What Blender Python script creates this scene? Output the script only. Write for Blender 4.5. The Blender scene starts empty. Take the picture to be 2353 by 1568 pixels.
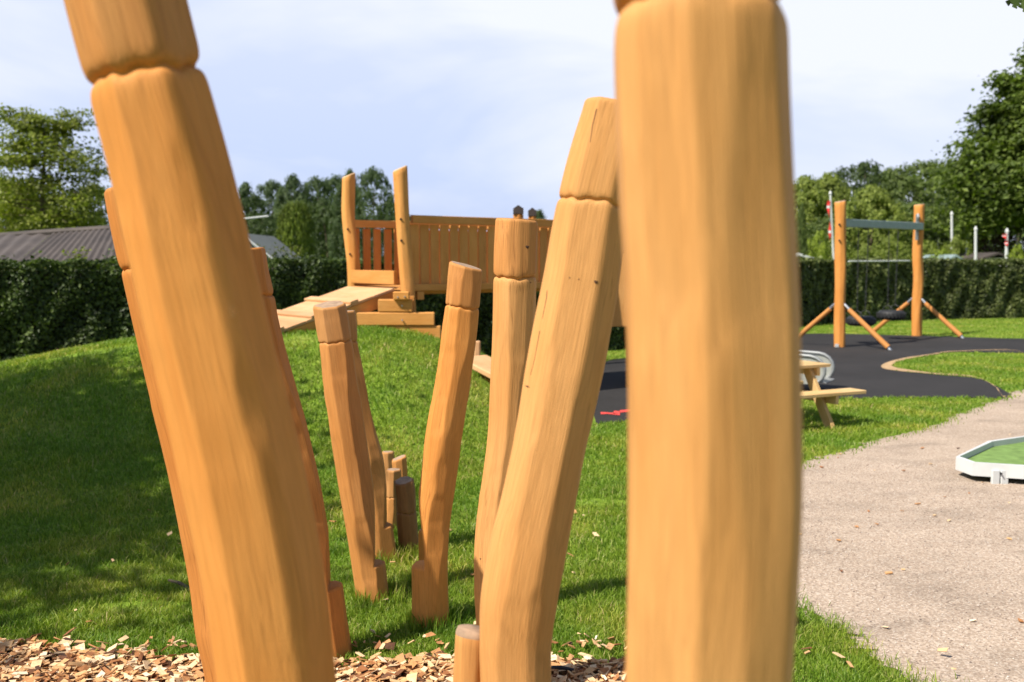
import bpy, math, random
import numpy as np
from mathutils import Vector, Matrix

R = math.radians
rng = np.random.default_rng(7)
random.seed(7)
scene = bpy.context.scene
col = scene.collection

# ------------------------------------------------------------------ camera
EYE = 1.65
F = 2288.0            # focal length in units of a 2353 px wide frame
CX, CY = 1176.5, 784.0
PITCH = math.atan(184 / F)
cam = bpy.data.cameras.new('camera')
cam.sensor_width = 36.0
cam.lens = 36.0 * F / 2353.0
cam.clip_start = 0.05
cam.clip_end = 3000
camo = bpy.data.objects.new('camera', cam)
camo.location = (0, 0, EYE)
camo.rotation_euler = (math.pi / 2 - PITCH, 0, 0)
col.objects.link(camo)
scene.camera = camo
cam.dof.use_dof = True
cam.dof.focus_distance = 3.6
cam.dof.aperture_fstop = 3.7

# ------------------------------------------------------------------ light
SUN_EL = 50.0
SH = Vector((0.84, 0.54, 0)).normalized()      # where shadows fall
scene.view_settings.view_transform = 'Standard'
scene.view_settings.look = 'None'
scene.view_settings.gamma = 1
scene.view_settings.exposure = 0.64
scene.render.engine = 'CYCLES'
scene.cycles.max_bounces = 6
scene.cycles.transparent_max_bounces = 8
scene.cycles.use_denoising = True
scene.cycles.sample_clamp_indirect = 6

sun = bpy.data.lights.new('sun', 'SUN')
sun.energy = 5.0
sun.angle = R(0.6)
sun.color = (1.0, 0.94, 0.84)
suno = bpy.data.objects.new('sun', sun)
d = Vector((SH.x * math.cos(R(SUN_EL)), SH.y * math.cos(R(SUN_EL)), -math.sin(R(SUN_EL))))
suno.rotation_euler = d.to_track_quat('-Z', 'Y').to_euler()
suno.location = (-10, -5, 12)
col.objects.link(suno)

world = bpy.data.worlds.new('World')
scene.world = world
world.use_nodes = True
nt = world.node_tree
nt.nodes.clear()
def N(nt, t, **kw):
    n = nt.nodes.new(t)
    for k, v in kw.items():
        if k.startswith('i_'):
            n.inputs[k[2:].replace('_', ' ')].default_value = v
        else:
            setattr(n, k, v)
    return n
def L(nt, a, b): nt.links.new(a, b)
out = N(nt, 'ShaderNodeOutputWorld')
bg = N(nt, 'ShaderNodeBackground')
bg.inputs['Strength'].default_value = 0.085
sky = N(nt, 'ShaderNodeTexSky', sky_type='NISHITA')
sky.sun_disc = False
sky.sun_elevation = R(SUN_EL)
sky.sun_rotation = math.atan2(-SH.x, -SH.y)
sky.air_density = 1.0; sky.dust_density = 1.2; sky.ozone_density = 1.5
tc = N(nt, 'ShaderNodeTexCoord')
sep = N(nt, 'ShaderNodeSeparateXYZ'); L(nt, tc.outputs['Generated'], sep.inputs[0])
mp = N(nt, 'ShaderNodeMapping'); mp.inputs['Scale'].default_value = (1.0, 1.0, 3.2); mp.inputs['Location'].default_value = (0.3, 0.1, 0.55)
L(nt, tc.outputs['Generated'], mp.inputs[0])
nz = N(nt, 'ShaderNodeTexNoise'); nz.inputs['Scale'].default_value = 2.6; nz.inputs['Detail'].default_value = 5; nz.inputs['Roughness'].default_value = 0.5; nz.inputs['Distortion'].default_value = 0.35
L(nt, mp.outputs[0], nz.inputs['Vector'])
# thick cloud low in the sky, thinning overhead
ramp = N(nt, 'ShaderNodeValToRGB')
ramp.color_ramp.elements[0].position = 0.36; ramp.color_ramp.elements[0].color = (0, 0, 0, 1)
ramp.color_ramp.elements[1].position = 0.62; ramp.color_ramp.elements[1].color = (1, 1, 1, 1)
L(nt, nz.outputs['Fac'], ramp.inputs[0])
el = N(nt, 'ShaderNodeMapRange'); el.inputs['From Min'].default_value = 0.02; el.inputs['From Max'].default_value = 0.22
L(nt, sep.outputs['Z'], el.inputs['Value'])
elb = N(nt, 'ShaderNodeMath', operation='MULTIPLY_ADD'); elb.inputs[1].default_value = 0.50; elb.inputs[2].default_value = -0.02
L(nt, el.outputs[0], elb.inputs[0])
sm = N(nt, 'ShaderNodeMath', operation='MULTIPLY_ADD', use_clamp=True); sm.inputs[1].default_value = 0.75
L(nt, ramp.outputs[0], sm.inputs[0]); L(nt, elb.outputs[0], sm.inputs[2])
hi = N(nt, 'ShaderNodeMapRange'); hi.inputs['From Min'].default_value = 0.27; hi.inputs['From Max'].default_value = 0.50; hi.inputs['To Min'].default_value = 1.0; hi.inputs['To Max'].default_value = 0.10
L(nt, sep.outputs['Z'], hi.inputs['Value'])
az = N(nt, 'ShaderNodeMapRange'); az.inputs['From Min'].default_value = 0.35; az.inputs['From Max'].default_value = 0.80; az.inputs['To Min'].default_value = 0.18; az.inputs['To Max'].default_value = 1.0  # cloud and veil dimmed outside the view, shaped to weaken fill on shaded sides
L(nt, sep.outputs['Y'], az.inputs['Value'])
hia = N(nt, 'ShaderNodeMath', operation='MULTIPLY'); L(nt, hi.outputs[0], hia.inputs[0]); L(nt, az.outputs[0], hia.inputs[1])
fm = N(nt, 'ShaderNodeMath', operation='MULTIPLY'); L(nt, sm.outputs[0], fm.inputs[0]); L(nt, hia.outputs[0], fm.inputs[1])
# thin blue veil between the clouds
veil = N(nt, 'ShaderNodeMixRGB'); veil.inputs[0].default_value = 0.75; veil.inputs[2].default_value = (4.5, 5.4, 8.1, 1)
hv = N(nt, 'ShaderNodeMath', operation='MULTIPLY'); hv.inputs[1].default_value = 0.8
L(nt, hia.outputs[0], hv.inputs[0]); L(nt, hv.outputs[0], veil.inputs[0])
L(nt, sky.outputs[0], veil.inputs[1])
mixc = N(nt, 'ShaderNodeMixRGB'); mixc.inputs[2].default_value = (7.0, 7.3, 8.3, 1)
L(nt, veil.outputs[0], mixc.inputs[1]); L(nt, fm.outputs[0], mixc.inputs[0])
L(nt, mixc.outputs[0], bg.inputs[0]); L(nt, bg.outputs[0], out.inputs[0])

# ------------------------------------------------------------------ helpers
def ray(px, py):
    x = (px - CX) / F; y = -(py - CY) / F
    c, s = math.cos(PITCH), math.sin(PITCH)
    return Vector((x, c + y * s, -s + y * c))
def W(px, py, Y):
    r = ray(px, py); t = Y / r.y
    return Vector((r.x * t, Y, EYE + r.z * t))
def G(px, py, z=0.0):
    r = ray(px, py); t = (z - EYE) / r.z
    return Vector((r.x * t, r.y * t, z))
def ppm(Y, z=EYE):                     # pixels per metre at that distance
    return F / (Y * math.cos(PITCH) + (EYE - z) * math.sin(PITCH))

def smooth01(t):
    t = np.clip(t, 0, 1); return t * t * (3 - 2 * t)
def hill(x, y):
    x = np.asarray(x, float); y = np.asarray(y, float)
    dx = x + 2.0; dy = y - 10.9
    sx = np.where(dx < 0, 4.6, 2.08); pw = np.where(dx < 0, 2.3, 3.6); sy = np.where(dy < 0, 3.1, 2.3)
    h = 0.99 * np.exp(-(np.abs(dx) / sx) ** pw - (np.abs(dy) / sy) ** 2.2)
    h = h + 0.05 * np.exp(-((x + 4.2) / 1.6) ** 2 - ((y - 8.4) / 1.1) ** 2)
    h = h - 0.03
    h = 0.5 * (h + np.sqrt(h * h + 0.0009))
    return np.where(h < 0.016, 0, h - 0.016)
def hz(x, y): return float(hill(x, y))

def tag(o, label=None, cat=None, group=None, kind=None):
    if label: o['label'] = label
    if cat: o['category'] = cat
    if group: o['group'] = group
    if kind: o['kind'] = kind
    return o
def root(name, loc, label, cat, group=None):
    o = bpy.data.objects.new(name, None); o.location = loc; o.empty_display_size = 0.2
    col.objects.link(o); tag(o, label, cat, group); return o
def link(name, me, parent=None, world_coords=True):
    o = bpy.data.objects.new(name, me); col.objects.link(o)
    if parent is not None:
        o.parent = parent
        if world_coords:
            p = parent; off = Vector((0, 0, 0))
            while p is not None:
                off += p.location; p = p.parent
            o.location = -off
    return o

def mesh_np(name, V, Q=None, T=None, mat=None, smooth=False, grain=None, mats=None, midx=None):
    V = np.asarray(V, np.float32)
    me = bpy.data.meshes.new(name)
    nq = 0 if Q is None else len(Q); ntt = 0 if T is None else len(T)
    me.vertices.add(len(V)); me.vertices.foreach_set('co', V.ravel())
    loops = []
    if nq: loops.append(np.asarray(Q, np.int32).ravel())
    if ntt: loops.append(np.asarray(T, np.int32).ravel())
    loops = np.concatenate(loops)
    me.loops.add(len(loops)); me.loops.foreach_set('vertex_index', loops)
    me.polygons.add(nq + ntt)
    st = np.concatenate([np.arange(nq) * 4, nq * 4 + np.arange(ntt) * 3]).astype(np.int32)
    me.polygons.foreach_set('loop_start', st)
    me.polygons.foreach_set('loop_total', np.concatenate([np.full(nq, 4), np.full(ntt, 3)]).astype(np.int32))
    if mats:
        for m in mats: me.materials.append(m)
        if midx is not None: me.polygons.foreach_set('material_index', np.asarray(midx, np.int32))
    elif mat: me.materials.append(mat)
    me.update(calc_edges=True)
    me.polygons.foreach_set('use_smooth', np.full(nq + ntt, smooth, bool))
    if grain is not None:
        a = me.attributes.new('grain', 'FLOAT_VECTOR', 'POINT')
        a.data.foreach_set('vector', np.asarray(grain, np.float32).ravel())
    me.validate(); me.update()
    return me

class MB:
    """collects boards, tubes and plates; builds ONE mesh"""
    def __init__(self): self.V = []; self.Gr = []; self.F = []
    def add(self, vs, fs, gr=None):
        b = len(self.V)
        self.V += [tuple(v) for v in vs]
        self.Gr += [tuple(g) for g in (gr if gr is not None else vs)]
        self.F += [tuple(b + i for i in f) for f in fs]
    def box(self, p0, p1, w, h, up=(0, 0, 1), c=0.004):
        """board from p0 to p1; w across, h along up; chamfered long edges"""
        p0 = Vector(p0); p1 = Vector(p1); ax = (p1 - p0); Ln = ax.length; ax.normalize()
        up = Vector(up); side = ax.cross(up).normalized(); up = side.cross(ax).normalized()
        off = Vector((random.uniform(-9, 9), random.uniform(-9, 9), random.uniform(-9, 9)))
        c = min(c, w * .3, h * .3)
        prof = [(-w/2 + c, -h/2), (w/2 - c, -h/2), (w/2, -h/2 + c), (w/2, h/2 - c), (w/2 - c, h/2), (-w/2 + c, h/2), (-w/2, h/2 - c), (-w/2, -h/2 + c)]
        vs = []; gr = []
        rows = [(0, 1 - 0.6 * c / max(w, h) * 2), (c * .7, 1), (Ln - c * .7, 1), (Ln, 1 - 0.6 * c / max(w, h) * 2)]
        for l, s in rows:
            for a, b in prof:
                vs.append(p0 + ax * l + side * a * s + up * b * s); gr.append(Vector((a, b, l)) + off)
        fs = []
        for i in range(3):
            for k in range(8):
                fs.append((i*8 + k, i*8 + (k+1) % 8, (i+1)*8 + (k+1) % 8, (i+1)*8 + k))
        fs.append(tuple(range(7, -1, -1))); fs.append(tuple(range(24, 32)))
        self.add(vs, fs, gr)
    def tube(self, pts, r, n=10, closed=False, r1=None):
        pts = [Vector(p) for p in pts]; m = len(pts); b = []; 
        vs = []; gr = []
        prev = None
        off = Vector((random.uniform(-9, 9), random.uniform(-9, 9), random.uniform(-9, 9)))
        acc = 0
        for i, p in enumerate(pts):
            if closed: t = pts[(i+1) % m] - pts[i-1]
            else: t = pts[min(i+1, m-1)] - pts[max(i-1, 0)]
            t.normalize()
            if prev is None:
                a = t.orthogonal().normalized()
            else:
                a = (prev - t * prev.dot(t)).normalized()
            prev = a; bb = t.cross(a)
            if i: acc += (p - pts[i-1]).length
            rr = r if r1 is None else r + (r1 - r) * i / max(m-1, 1)
            for k in range(n):
                th = 2 * math.pi * k / n
                vs.append(p + (a * math.cos(th) + bb * math.sin(th)) * rr)
                gr.append(Vector((math.cos(th) * rr, math.sin(th) * rr, acc)) + off)
        fs = []
        for i in range(m if closed else m - 1):
            j = (i+1) % m
            for k in range(n):
                fs.append((i*n + k, i*n + (k+1) % n, j*n + (k+1) % n, j*n + k))
        if not closed:
            fs.append(tuple(range(n-1, -1, -1))); fs.append(tuple(range((m-1)*n, m*n)))
        self.add(vs, fs, gr)
    def prism(self, pts, d0):
        """polygon pts extruded by vector d0"""
        n = len(pts); d0 = Vector(d0)
        vs = [Vector(p) for p in pts] + [Vector(p) + d0 for p in pts]
        fs = [tuple(range(n-1, -1, -1)), tuple(range(n, 2*n))] + [(i, (i+1) % n, n + (i+1) % n, n + i) for i in range(n)]
        self.add(vs, fs)
    def build(self, name, mat, parent=None, smooth=False, world_coords=True):
        me = bpy.data.meshes.new(name)
        me.from_pydata(self.V, [], self.F)
        me.materials.append(mat)
        a = me.attributes.new('grain', 'FLOAT_VECTOR', 'POINT')
        a.data.foreach_set('vector', np.array(self.Gr, np.float32).ravel())
        me.polygons.foreach_set('use_smooth', np.full(len(self.F), smooth, bool))
        me.update()
        o = link(name, me, parent, world_coords)
        import bmesh
        bm = bmesh.new(); bm.from_mesh(me); bmesh.ops.recalc_face_normals(bm, faces=bm.faces); bm.to_mesh(me); bm.free()
        if smooth: me.set_sharp_from_angle(angle=R(40))
        return o

# ------------------------------------------------------------------ materials
def newmat(name):
    m = bpy.data.materials.new(name); m.use_nodes = True
    nt = m.node_tree; nt.nodes.clear()
    o = N(nt, 'ShaderNodeOutputMaterial'); b = N(nt, 'ShaderNodeBsdfPrincipled')
    L(nt, b.outputs[0], o.inputs[0]); return m, nt, b, o
def noise(nt, vec, scale, detail=3, rough=.5, dist=0):
    n = N(nt, 'ShaderNodeTexNoise'); n.inputs['Scale'].default_value = scale; n.inputs['Detail'].default_value = detail
    n.inputs['Roughness'].default_value = rough; n.inputs['Distortion'].default_value = dist
    if vec is not None: L(nt, vec, n.inputs['Vector'])
    return n
def rampn(nt, fac, stops):
    r = N(nt, 'ShaderNodeValToRGB'); e = r.color_ramp.elements
    while len(e) < len(stops): e.new(0.5)
    for el_, (p, c) in zip(e, stops):
        el_.position = p; el_.color = (c[0], c[1], c[2], 1) if hasattr(c, '__len__') else (c, c, c, 1)
    L(nt, fac, r.inputs[0]); return r
def mapping(nt, vec, sc, loc=(0, 0, 0)):
    m = N(nt, 'ShaderNodeMapping'); m.inputs['Scale'].default_value = sc; m.inputs['Location'].default_value = loc
    L(nt, vec, m.inputs[0]); return m.outputs[0]
def mix(nt, f, a, b, mode='MIX'):
    m = N(nt, 'ShaderNodeMixRGB', blend_type=mode)
    for s, v in ((0, f), (1, a), (2, b)):
        if hasattr(v, 'links'): L(nt, v, m.inputs[s])
        elif isinstance(v, (int, float)): m.inputs[s].default_value = v
        else: m.inputs[s].default_value = (v[0], v[1], v[2], 1)
    return m.outputs[0]

def wood(name, base, dark, light, rings=1.0, bump=0.5, rough=0.66, vary=False):
    m, nt, b, o = newmat(name)
    at = N(nt, 'ShaderNodeAttribute', attribute_name='grain'); v = at.outputs['Vector']
    # slow warp so that the grain wanders
    w = noise(nt, mapping(nt, v, (4, 4, 1.3)), 1.0, 2)
    wv = N(nt, 'ShaderNodeVectorMath', operation='MULTIPLY_ADD'); wv.inputs[1].default_value = (.03, .03, 0.0)
    L(nt, w.outputs['Color'], wv.inputs[0]); L(nt, v, wv.inputs[2]); v2 = wv.outputs[0]
    streak = noise(nt, mapping(nt, v2, (55, 55, 2.2)), 1.0, 4, .55, .4)
    fine = noise(nt, mapping(nt, v2, (330, 330, 9)), 1.0, 3, .6)
    blot = noise(nt, mapping(nt, v, (9, 9, 2.6)), 1.0, 3, .5)
    # growth rings cut by the facets
    wave = N(nt, 'ShaderNodeTexWave', wave_type='RINGS', rings_direction='Z')
    wave.inputs['Scale'].default_value = 38; wave.inputs['Distortion'].default_value = 3.2; wave.inputs['Detail'].default_value = 2.0; wave.inputs['Detail Scale'].default_value = .6
    L(nt, mapping(nt, v, (1, 1, .35)), wave.inputs['Vector'])
    s1 = rampn(nt, streak.outputs['Fac'], [(.33, 0), (.68, 1)]).outputs[0]
    s1m = N(nt, 'ShaderNodeMath', operation='MULTIPLY_ADD'); s1m.inputs[1].default_value = .45; s1m.inputs[2].default_value = .50; L(nt, s1, s1m.inputs[0])
    c = mix(nt, s1m.outputs[0], dark, base)
    bl = rampn(nt, blot.outputs['Fac'], [(.38, 0), (.78, 1)]).outputs[0]
    c = mix(nt, bl, c, light)
    rg = rampn(nt, wave.outputs['Fac'], [(.0, 1), (.22, 0)]).outputs[0]
    rf = N(nt, 'ShaderNodeMath', operation='MULTIPLY'); rf.inputs[1].default_value = .16 * rings; L(nt, rg, rf.inputs[0])
    c = mix(nt, rf.outputs[0], c, tuple(x * .62 for x in dark))
    ff = rampn(nt, fine.outputs['Fac'], [(.3, .85), (.7, 1.07)]).outputs[0]
    c = mix(nt, 1.0, c, ff, 'MULTIPLY')
    oi = N(nt, 'ShaderNodeObjectInfo'); orr = rampn(nt, oi.outputs['Random'], [(0, (.86, .83, .80)), (1, (1.06, 1.05, 1.04))]).outputs[0] if vary else (1, 1, 1)
    c = mix(nt, 1.0, c, orr, 'MULTIPLY')
    # hairline drying checks, only in places
    ck = noise(nt, mapping(nt, v2, (48, 48, 1.6), (3, 7, 1)), 1.0, 2, .4)
    ckr = rampn(nt, ck.outputs['Fac'], [(.486, 0), (.498, 1), (.502, 1), (.514, 0)]).outputs[0]
    cmask = rampn(nt, w.outputs['Fac'], [(.50, 0), (.60, .55)]).outputs[0]
    c = mix(nt, mix(nt, 1.0, ckr, cmask, 'MULTIPLY'), c, tuple(x * .5 for x in dark))
    # knots: rare, dark, drawn out along the grain
    vo = N(nt, 'ShaderNodeTexVoronoi'); vo.inputs['Scale'].default_value = 1.0; L(nt, mapping(nt, v, (6, 6, 2.2)), vo.inputs['Vector'])
    kn = rampn(nt, vo.outputs['Distance'], [(.012, 1), (.045, 0)]).outputs[0]
    kf = N(nt, 'ShaderNodeMath', operation='MULTIPLY'); kf.inputs[1].default_value = .7; L(nt, kn, kf.inputs[0])
    c = mix(nt, kf.outputs[0], c, tuple(x * .38 for x in dark))
    L(nt, c, b.inputs['Base Color'])
    b.inputs['Roughness'].default_value = rough; b.inputs['Specular IOR Level'].default_value = .2
    # tool chatter across the grain, in patches
    chat = N(nt, 'ShaderNodeTexWave', wave_type='BANDS', bands_direction='Z'); chat.inputs['Scale'].default_value = 60; chat.inputs['Distortion'].default_value = 7.0; chat.inputs['Detail'].default_value = 2
    L(nt, v, chat.inputs['Vector'])
    cm = N(nt, 'ShaderNodeMath', operation='MULTIPLY'); L(nt, chat.outputs['Fac'], cm.inputs[0]); L(nt, bl, cm.inputs[1])
    ad = N(nt, 'ShaderNodeMath', operation='MULTIPLY_ADD'); ad.inputs[1].default_value = .16; L(nt, cm.outputs[0], ad.inputs[0]); L(nt, fine.outputs['Fac'], ad.inputs[2])
    ad2 = N(nt, 'ShaderNodeMath', operation='MULTIPLY_ADD'); ad2.inputs[1].default_value = .7; L(nt, streak.outputs['Fac'], ad2.inputs[0]); L(nt, ad.outputs[0], ad2.inputs[2])
    bp = N(nt, 'ShaderNodeBump'); bp.inputs['Strength'].default_value = bump; bp.inputs['Distance'].default_value = .0025
    L(nt, ad2.outputs[0], bp.inputs['Height']); L(nt, bp.outputs[0], b.inputs['Normal'])
    return m
def plain(name, c, rough=.6, metal=0, var=.15, scale=8, bump=0, spec=.4):
    m, nt, b, o = newmat(name)
    t = N(nt, 'ShaderNodeTexCoord'); n = noise(nt, t.outputs['Object'], scale, 4, .6)
    r = rampn(nt, n.outputs['Fac'], [(.3, tuple(x * (1 - var) for x in c)), (.7, tuple(min(1, x * (1 + var)) for x in c))])
    L(nt, r.outputs[0], b.inputs['Base Color']); b.inputs['Roughness'].default_value = rough; b.inputs['Metallic'].default_value = metal
    b.inputs['Specular IOR Level'].default_value = spec
    if bump:
        bp = N(nt, 'ShaderNodeBump'); bp.inputs['Strength'].default_value = bump; bp.inputs['Distance'].default_value = .01
        n2 = noise(nt, t.outputs['Object'], scale * 12, 4, .6); L(nt, n2.outputs['Fac'], bp.inputs['Height']); L(nt, bp.outputs[0], b.inputs['Normal'])
    return m
def leafmat(name, dark, mid, light, trans=.35, patch=1.2, spec=.25, rough=.55):
    m, nt, b, o = newmat(name)
    g = N(nt, 'ShaderNodeNewGeometry'); t = N(nt, 'ShaderNodeTexCoord')
    r = rampn(nt, g.outputs['Random Per Island'], [(0, dark), (.5, mid), (1, light)])
    n = noise(nt, t.outputs['Object'], patch, 3)
    nn = rampn(nt, n.outputs['Fac'], [(.35, .7), (.65, 1.2)])
    c = mix(nt, 1.0, r.outputs[0], nn.outputs[0], 'MULTIPLY')
    L(nt, c, b.inputs['Base Color']); b.inputs['Roughness'].default_value = rough; b.inputs['Specular IOR Level'].default_value = spec
    tr = N(nt, 'ShaderNodeBsdfTranslucent'); L(nt, mix(nt, 1.0, c, (1.3, 1.5, .5), 'MULTIPLY'), tr.inputs[0])
    ms = N(nt, 'ShaderNodeMixShader'); ms.inputs[0].default_value = trans
    L(nt, b.outputs[0], ms.inputs[1]); L(nt, tr.outputs[0], ms.inputs[2]); L(nt, ms.outputs[0], o.inputs[0])
    return m

M = {}
M['orange'] = wood('wood_orange', (.60, .245, .056), (.53, .200, .040), (.63, .28, .072))
M['pale'] = wood('wood_pale', (.56, .268, .084), (.495, .218, .060), (.59, .30, .105))
M['tan'] = wood('wood_tan', (.50, .215, .058), (.42, .162, .040), (.54, .25, .078))
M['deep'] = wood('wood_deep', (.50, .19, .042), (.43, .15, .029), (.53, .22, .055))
M['brown'] = wood('wood_dark_brown', (.25, .115, .038), (.17, .072, .022), (.30, .15, .06))  # darker and browner than the other post woods
M['head'] = wood('wood_head_pale', (.46, .215, .070), (.39, .17, .050), (.50, .25, .092))
M['tower'] = wood('wood_tower_board', (.62, .285, .072), (.52, .21, .048), (.67, .33, .10), rings=.5, vary=True)
M['tower_red'] = wood('wood_slat_reddish', (.58, .24, .06), (.47, .17, .04), (.62, .28, .08), rings=.5, vary=True)
M['ramp'] = wood('wood_ramp_plank', (.58, .33, .16), (.50, .26, .115), (.63, .385, .21), rings=.4, vary=True)
M['bench'] = wood('wood_picnic_board', (.60, .40, .17), (.48, .29, .11), (.66, .47, .24), rings=.5, vary=True)
M['end'] = plain('wood_end_grain', (.33, .22, .14), .8, var=.3, scale=30, bump=.3)
M['endpale'] = plain('wood_end_grain_pale', (.55, .36, .20), .8, var=.2, scale=30, bump=.3)
M['knot'] = plain('knot_wood', (.09, .04, .018), .7, var=.3, scale=60)
M['steel'] = plain('galvanised_steel', (.50, .52, .54), .38, metal=.85, var=.12, scale=20)
M['stainless'] = plain('stainless_steel', (.27, .28, .28), .55, metal=.5, var=.08, scale=10)
M['slidegrey'] = plain('slide_sheet', (.40, .41, .37), .45, metal=.4, var=.12, scale=6)
M['beam'] = plain('grey_green_beam_paint', (.20, .26, .25), .45, var=.1)
M['dark'] = plain('black_bolt_plastic', (.012, .012, .016), .45, var=.2)
M['rubber_tyre'] = plain('tyre_rubber', (.018, .018, .019), .6, var=.3, scale=30)
M['chain'] = plain('chain_metal', (.03, .03, .03), .6, metal=.0)
M['white'] = plain('white_paint', (.52, .53, .52), .55, var=.07, scale=5)
M['flagred'] = plain('red_flag_cloth', (.62, .035, .03), .8, var=.1)
M['capdark'] = plain('dark_post_cap', (.05, .035, .03), .55, var=.3)
M['bark'] = plain('bark', (.10, .075, .05), .9, var=.35, scale=6, bump=.6)
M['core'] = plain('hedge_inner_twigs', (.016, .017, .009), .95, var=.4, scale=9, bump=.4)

M['hedge_l'] = leafmat('hedge_leaf_dark', (.020, .034, .008), (.048, .076, .016), (.105, .145, .032), .22, 1.5, spec=.28, rough=.5)
M['hedge_r'] = leafmat('hedge_leaf_olive', (.048, .060, .016), (.090, .112, .030), (.155, .18, .05), .22, .8, spec=.35)
M['leaf_olive'] = leafmat('leaf_olive', (.10, .125, .018), (.17, .20, .030), (.25, .27, .05), .35, .6)
M['leaf_dark'] = leafmat('leaf_dark', (.028, .046, .012), (.048, .078, .019), (.080, .115, .030), .28, .6)
M['leaf_dark2'] = leafmat('leaf_big_tree', (.045, .072, .010), (.085, .125, .018), (.14, .185, .032), .3, .6)
M['leaf_mid'] = leafmat('leaf_mid', (.050, .078, .016), (.085, .122, .026), (.13, .17, .042), .3, .6)
M['leaf_light'] = leafmat('leaf_light', (.12, .16, .028), (.19, .235, .042), (.26, .30, .06), .35, .6)
M['leaf_thuja'] = leafmat('leaf_thuja', (.05, .08, .008), (.12, .165, .016), (.20, .25, .026), .25, 1.5)
M['leaf_far'] = leafmat('leaf_far', (.045, .075, .028), (.075, .115, .042), (.115, .16, .058), .3, .25)
M['leaf_lime'] = leafmat('leaf_lime', (.15, .20, .02), (.22, .28, .03), (.30, .36, .05), .35, .8)
M['leaf_purple'] = leafmat('leaf_purple', (.020, .010, .010), (.035, .016, .015), (.055, .024, .020), .2, .8)

# ---- ground materials
def world_pos(nt):
    g = N(nt, 'ShaderNodeNewGeometry'); return g.outputs['Position']
m, nt_, b, o = newmat('lawn_soil_and_thatch'); M['lawn'] = m
P_ = world_pos(nt_)
n1 = noise(nt_, P_, 1.1, 4, .55); n2 = noise(nt_, P_, 14, 4, .6); n3 = noise(nt_, P_, 90, 2, .6)
c = rampn(nt_, n1.outputs['Fac'], [(.30, (.125, .200, .018)), (.52, (.165, .245, .026)), (.70, (.250, .285, .050))]).outputs[0]
c = mix(nt_, 1.0, c, rampn(nt_, n2.outputs['Fac'], [(.3, .55), (.7, 1.25)]).outputs[0], 'MULTIPLY')
c = mix(nt_, 1.0, c, rampn(nt_, n3.outputs['Fac'], [(.3, .65), (.7, 1.3)]).outputs[0], 'MULTIPLY')
L(nt_, c, b.inputs['Base Color']); b.inputs['Roughness'].default_value = .9; b.inputs['Specular IOR Level'].default_value = .1
bp = N(nt_, 'ShaderNodeBump'); bp.inputs['Strength'].default_value = .8; bp.inputs['Distance'].default_value = .03
L(nt_, n2.outputs['Fac'], bp.inputs['Height']); L(nt_, bp.outputs[0], b.inputs['Normal'])

m, nt_, b, o = newmat('grass_blades'); M['grass'] = m
g = N(nt_, 'ShaderNodeNewGeometry')
r1 = rampn(nt_, g.outputs['Random Per Island'], [(0, (.105, .175, .014)), (.45, (.180, .270, .024)), (.88, (.270, .345, .045)), (1, (.42, .37, .15))]).outputs[0]
pn = noise(nt_, g.outputs['Position'], 1.3, 3, .55)
pp = rampn(nt_, pn.outputs['Fac'], [(.36, (.72, .88, .8)), (.52, (1, 1, 1)), (.68, (1.75, 1.32, 1.9))]).outputs[0]
c = mix(nt_, 1.0, r1, pp, 'MULTIPLY')
L(nt_, c, b.inputs['Base Color']); b.inputs['Roughness'].default_value = .5; b.inputs['Specular IOR Level'].default_value = .3
tr = N(nt_, 'ShaderNodeBsdfTranslucent'); L(nt_, mix(nt_, 1.0, c, (1.3, 1.4, .6), 'MULTIPLY'), tr.inputs[0])
ms = N(nt_, 'ShaderNodeMixShader'); ms.inputs[0].default_value = .35
L(nt_, b.outputs[0], ms.inputs[1]); L(nt_, tr.outputs[0], ms.inputs[2]); L(nt_, ms.outputs[0], o.inputs[0])

m, nt_, b, o = newmat('gravel'); M['gravel'] = m
P_ = world_pos(nt_)
n1 = noise(nt_, P_, .9, 4, .55); n2 = noise(nt_, P_, 60, 3, .7); n4 = noise(nt_, mapping(nt_, P_, (1.6, 3.0, 1)), 1.0, 4, .6)
vo = N(nt_, 'ShaderNodeTexVoronoi'); vo.inputs['Scale'].default_value = 110; L(nt_, P_, vo.inputs['Vector'])
c = rampn(nt_, n1.outputs['Fac'], [(.3, (.335, .250, .183)), (.7, (.41, .312, .235))]).outputs[0]
c = mix(nt_, .42, c, rampn(nt_, vo.outputs['Color'], [(.1, (.20, .15, .115)), (.5, (.42, .33, .25)), (.9, (.66, .58, .49))]).outputs[0])
c = mix(nt_, 1.0, c, rampn(nt_, n2.outputs['Fac'], [(.3, .72), (.7, 1.2)]).outputs[0], 'MULTIPLY')
c = mix(nt_, 1.0, c, rampn(nt_, n4.outputs['Fac'], [(.30, .74), (.48, .97), (.6, 1.04)]).outputs[0], 'MULTIPLY')
L(nt_, c, b.inputs['Base Color']); b.inputs['Roughness'].default_value = .9; b.inputs['Specular IOR Level'].default_value = .15
bp = N(nt_, 'ShaderNodeBump'); bp.inputs['Strength'].default_value = .7; bp.inputs['Distance'].default_value = .008
L(nt_, n2.outputs['Fac'], bp.inputs['Height']); L(nt_, bp.outputs[0], b.inputs['Normal'])

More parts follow.
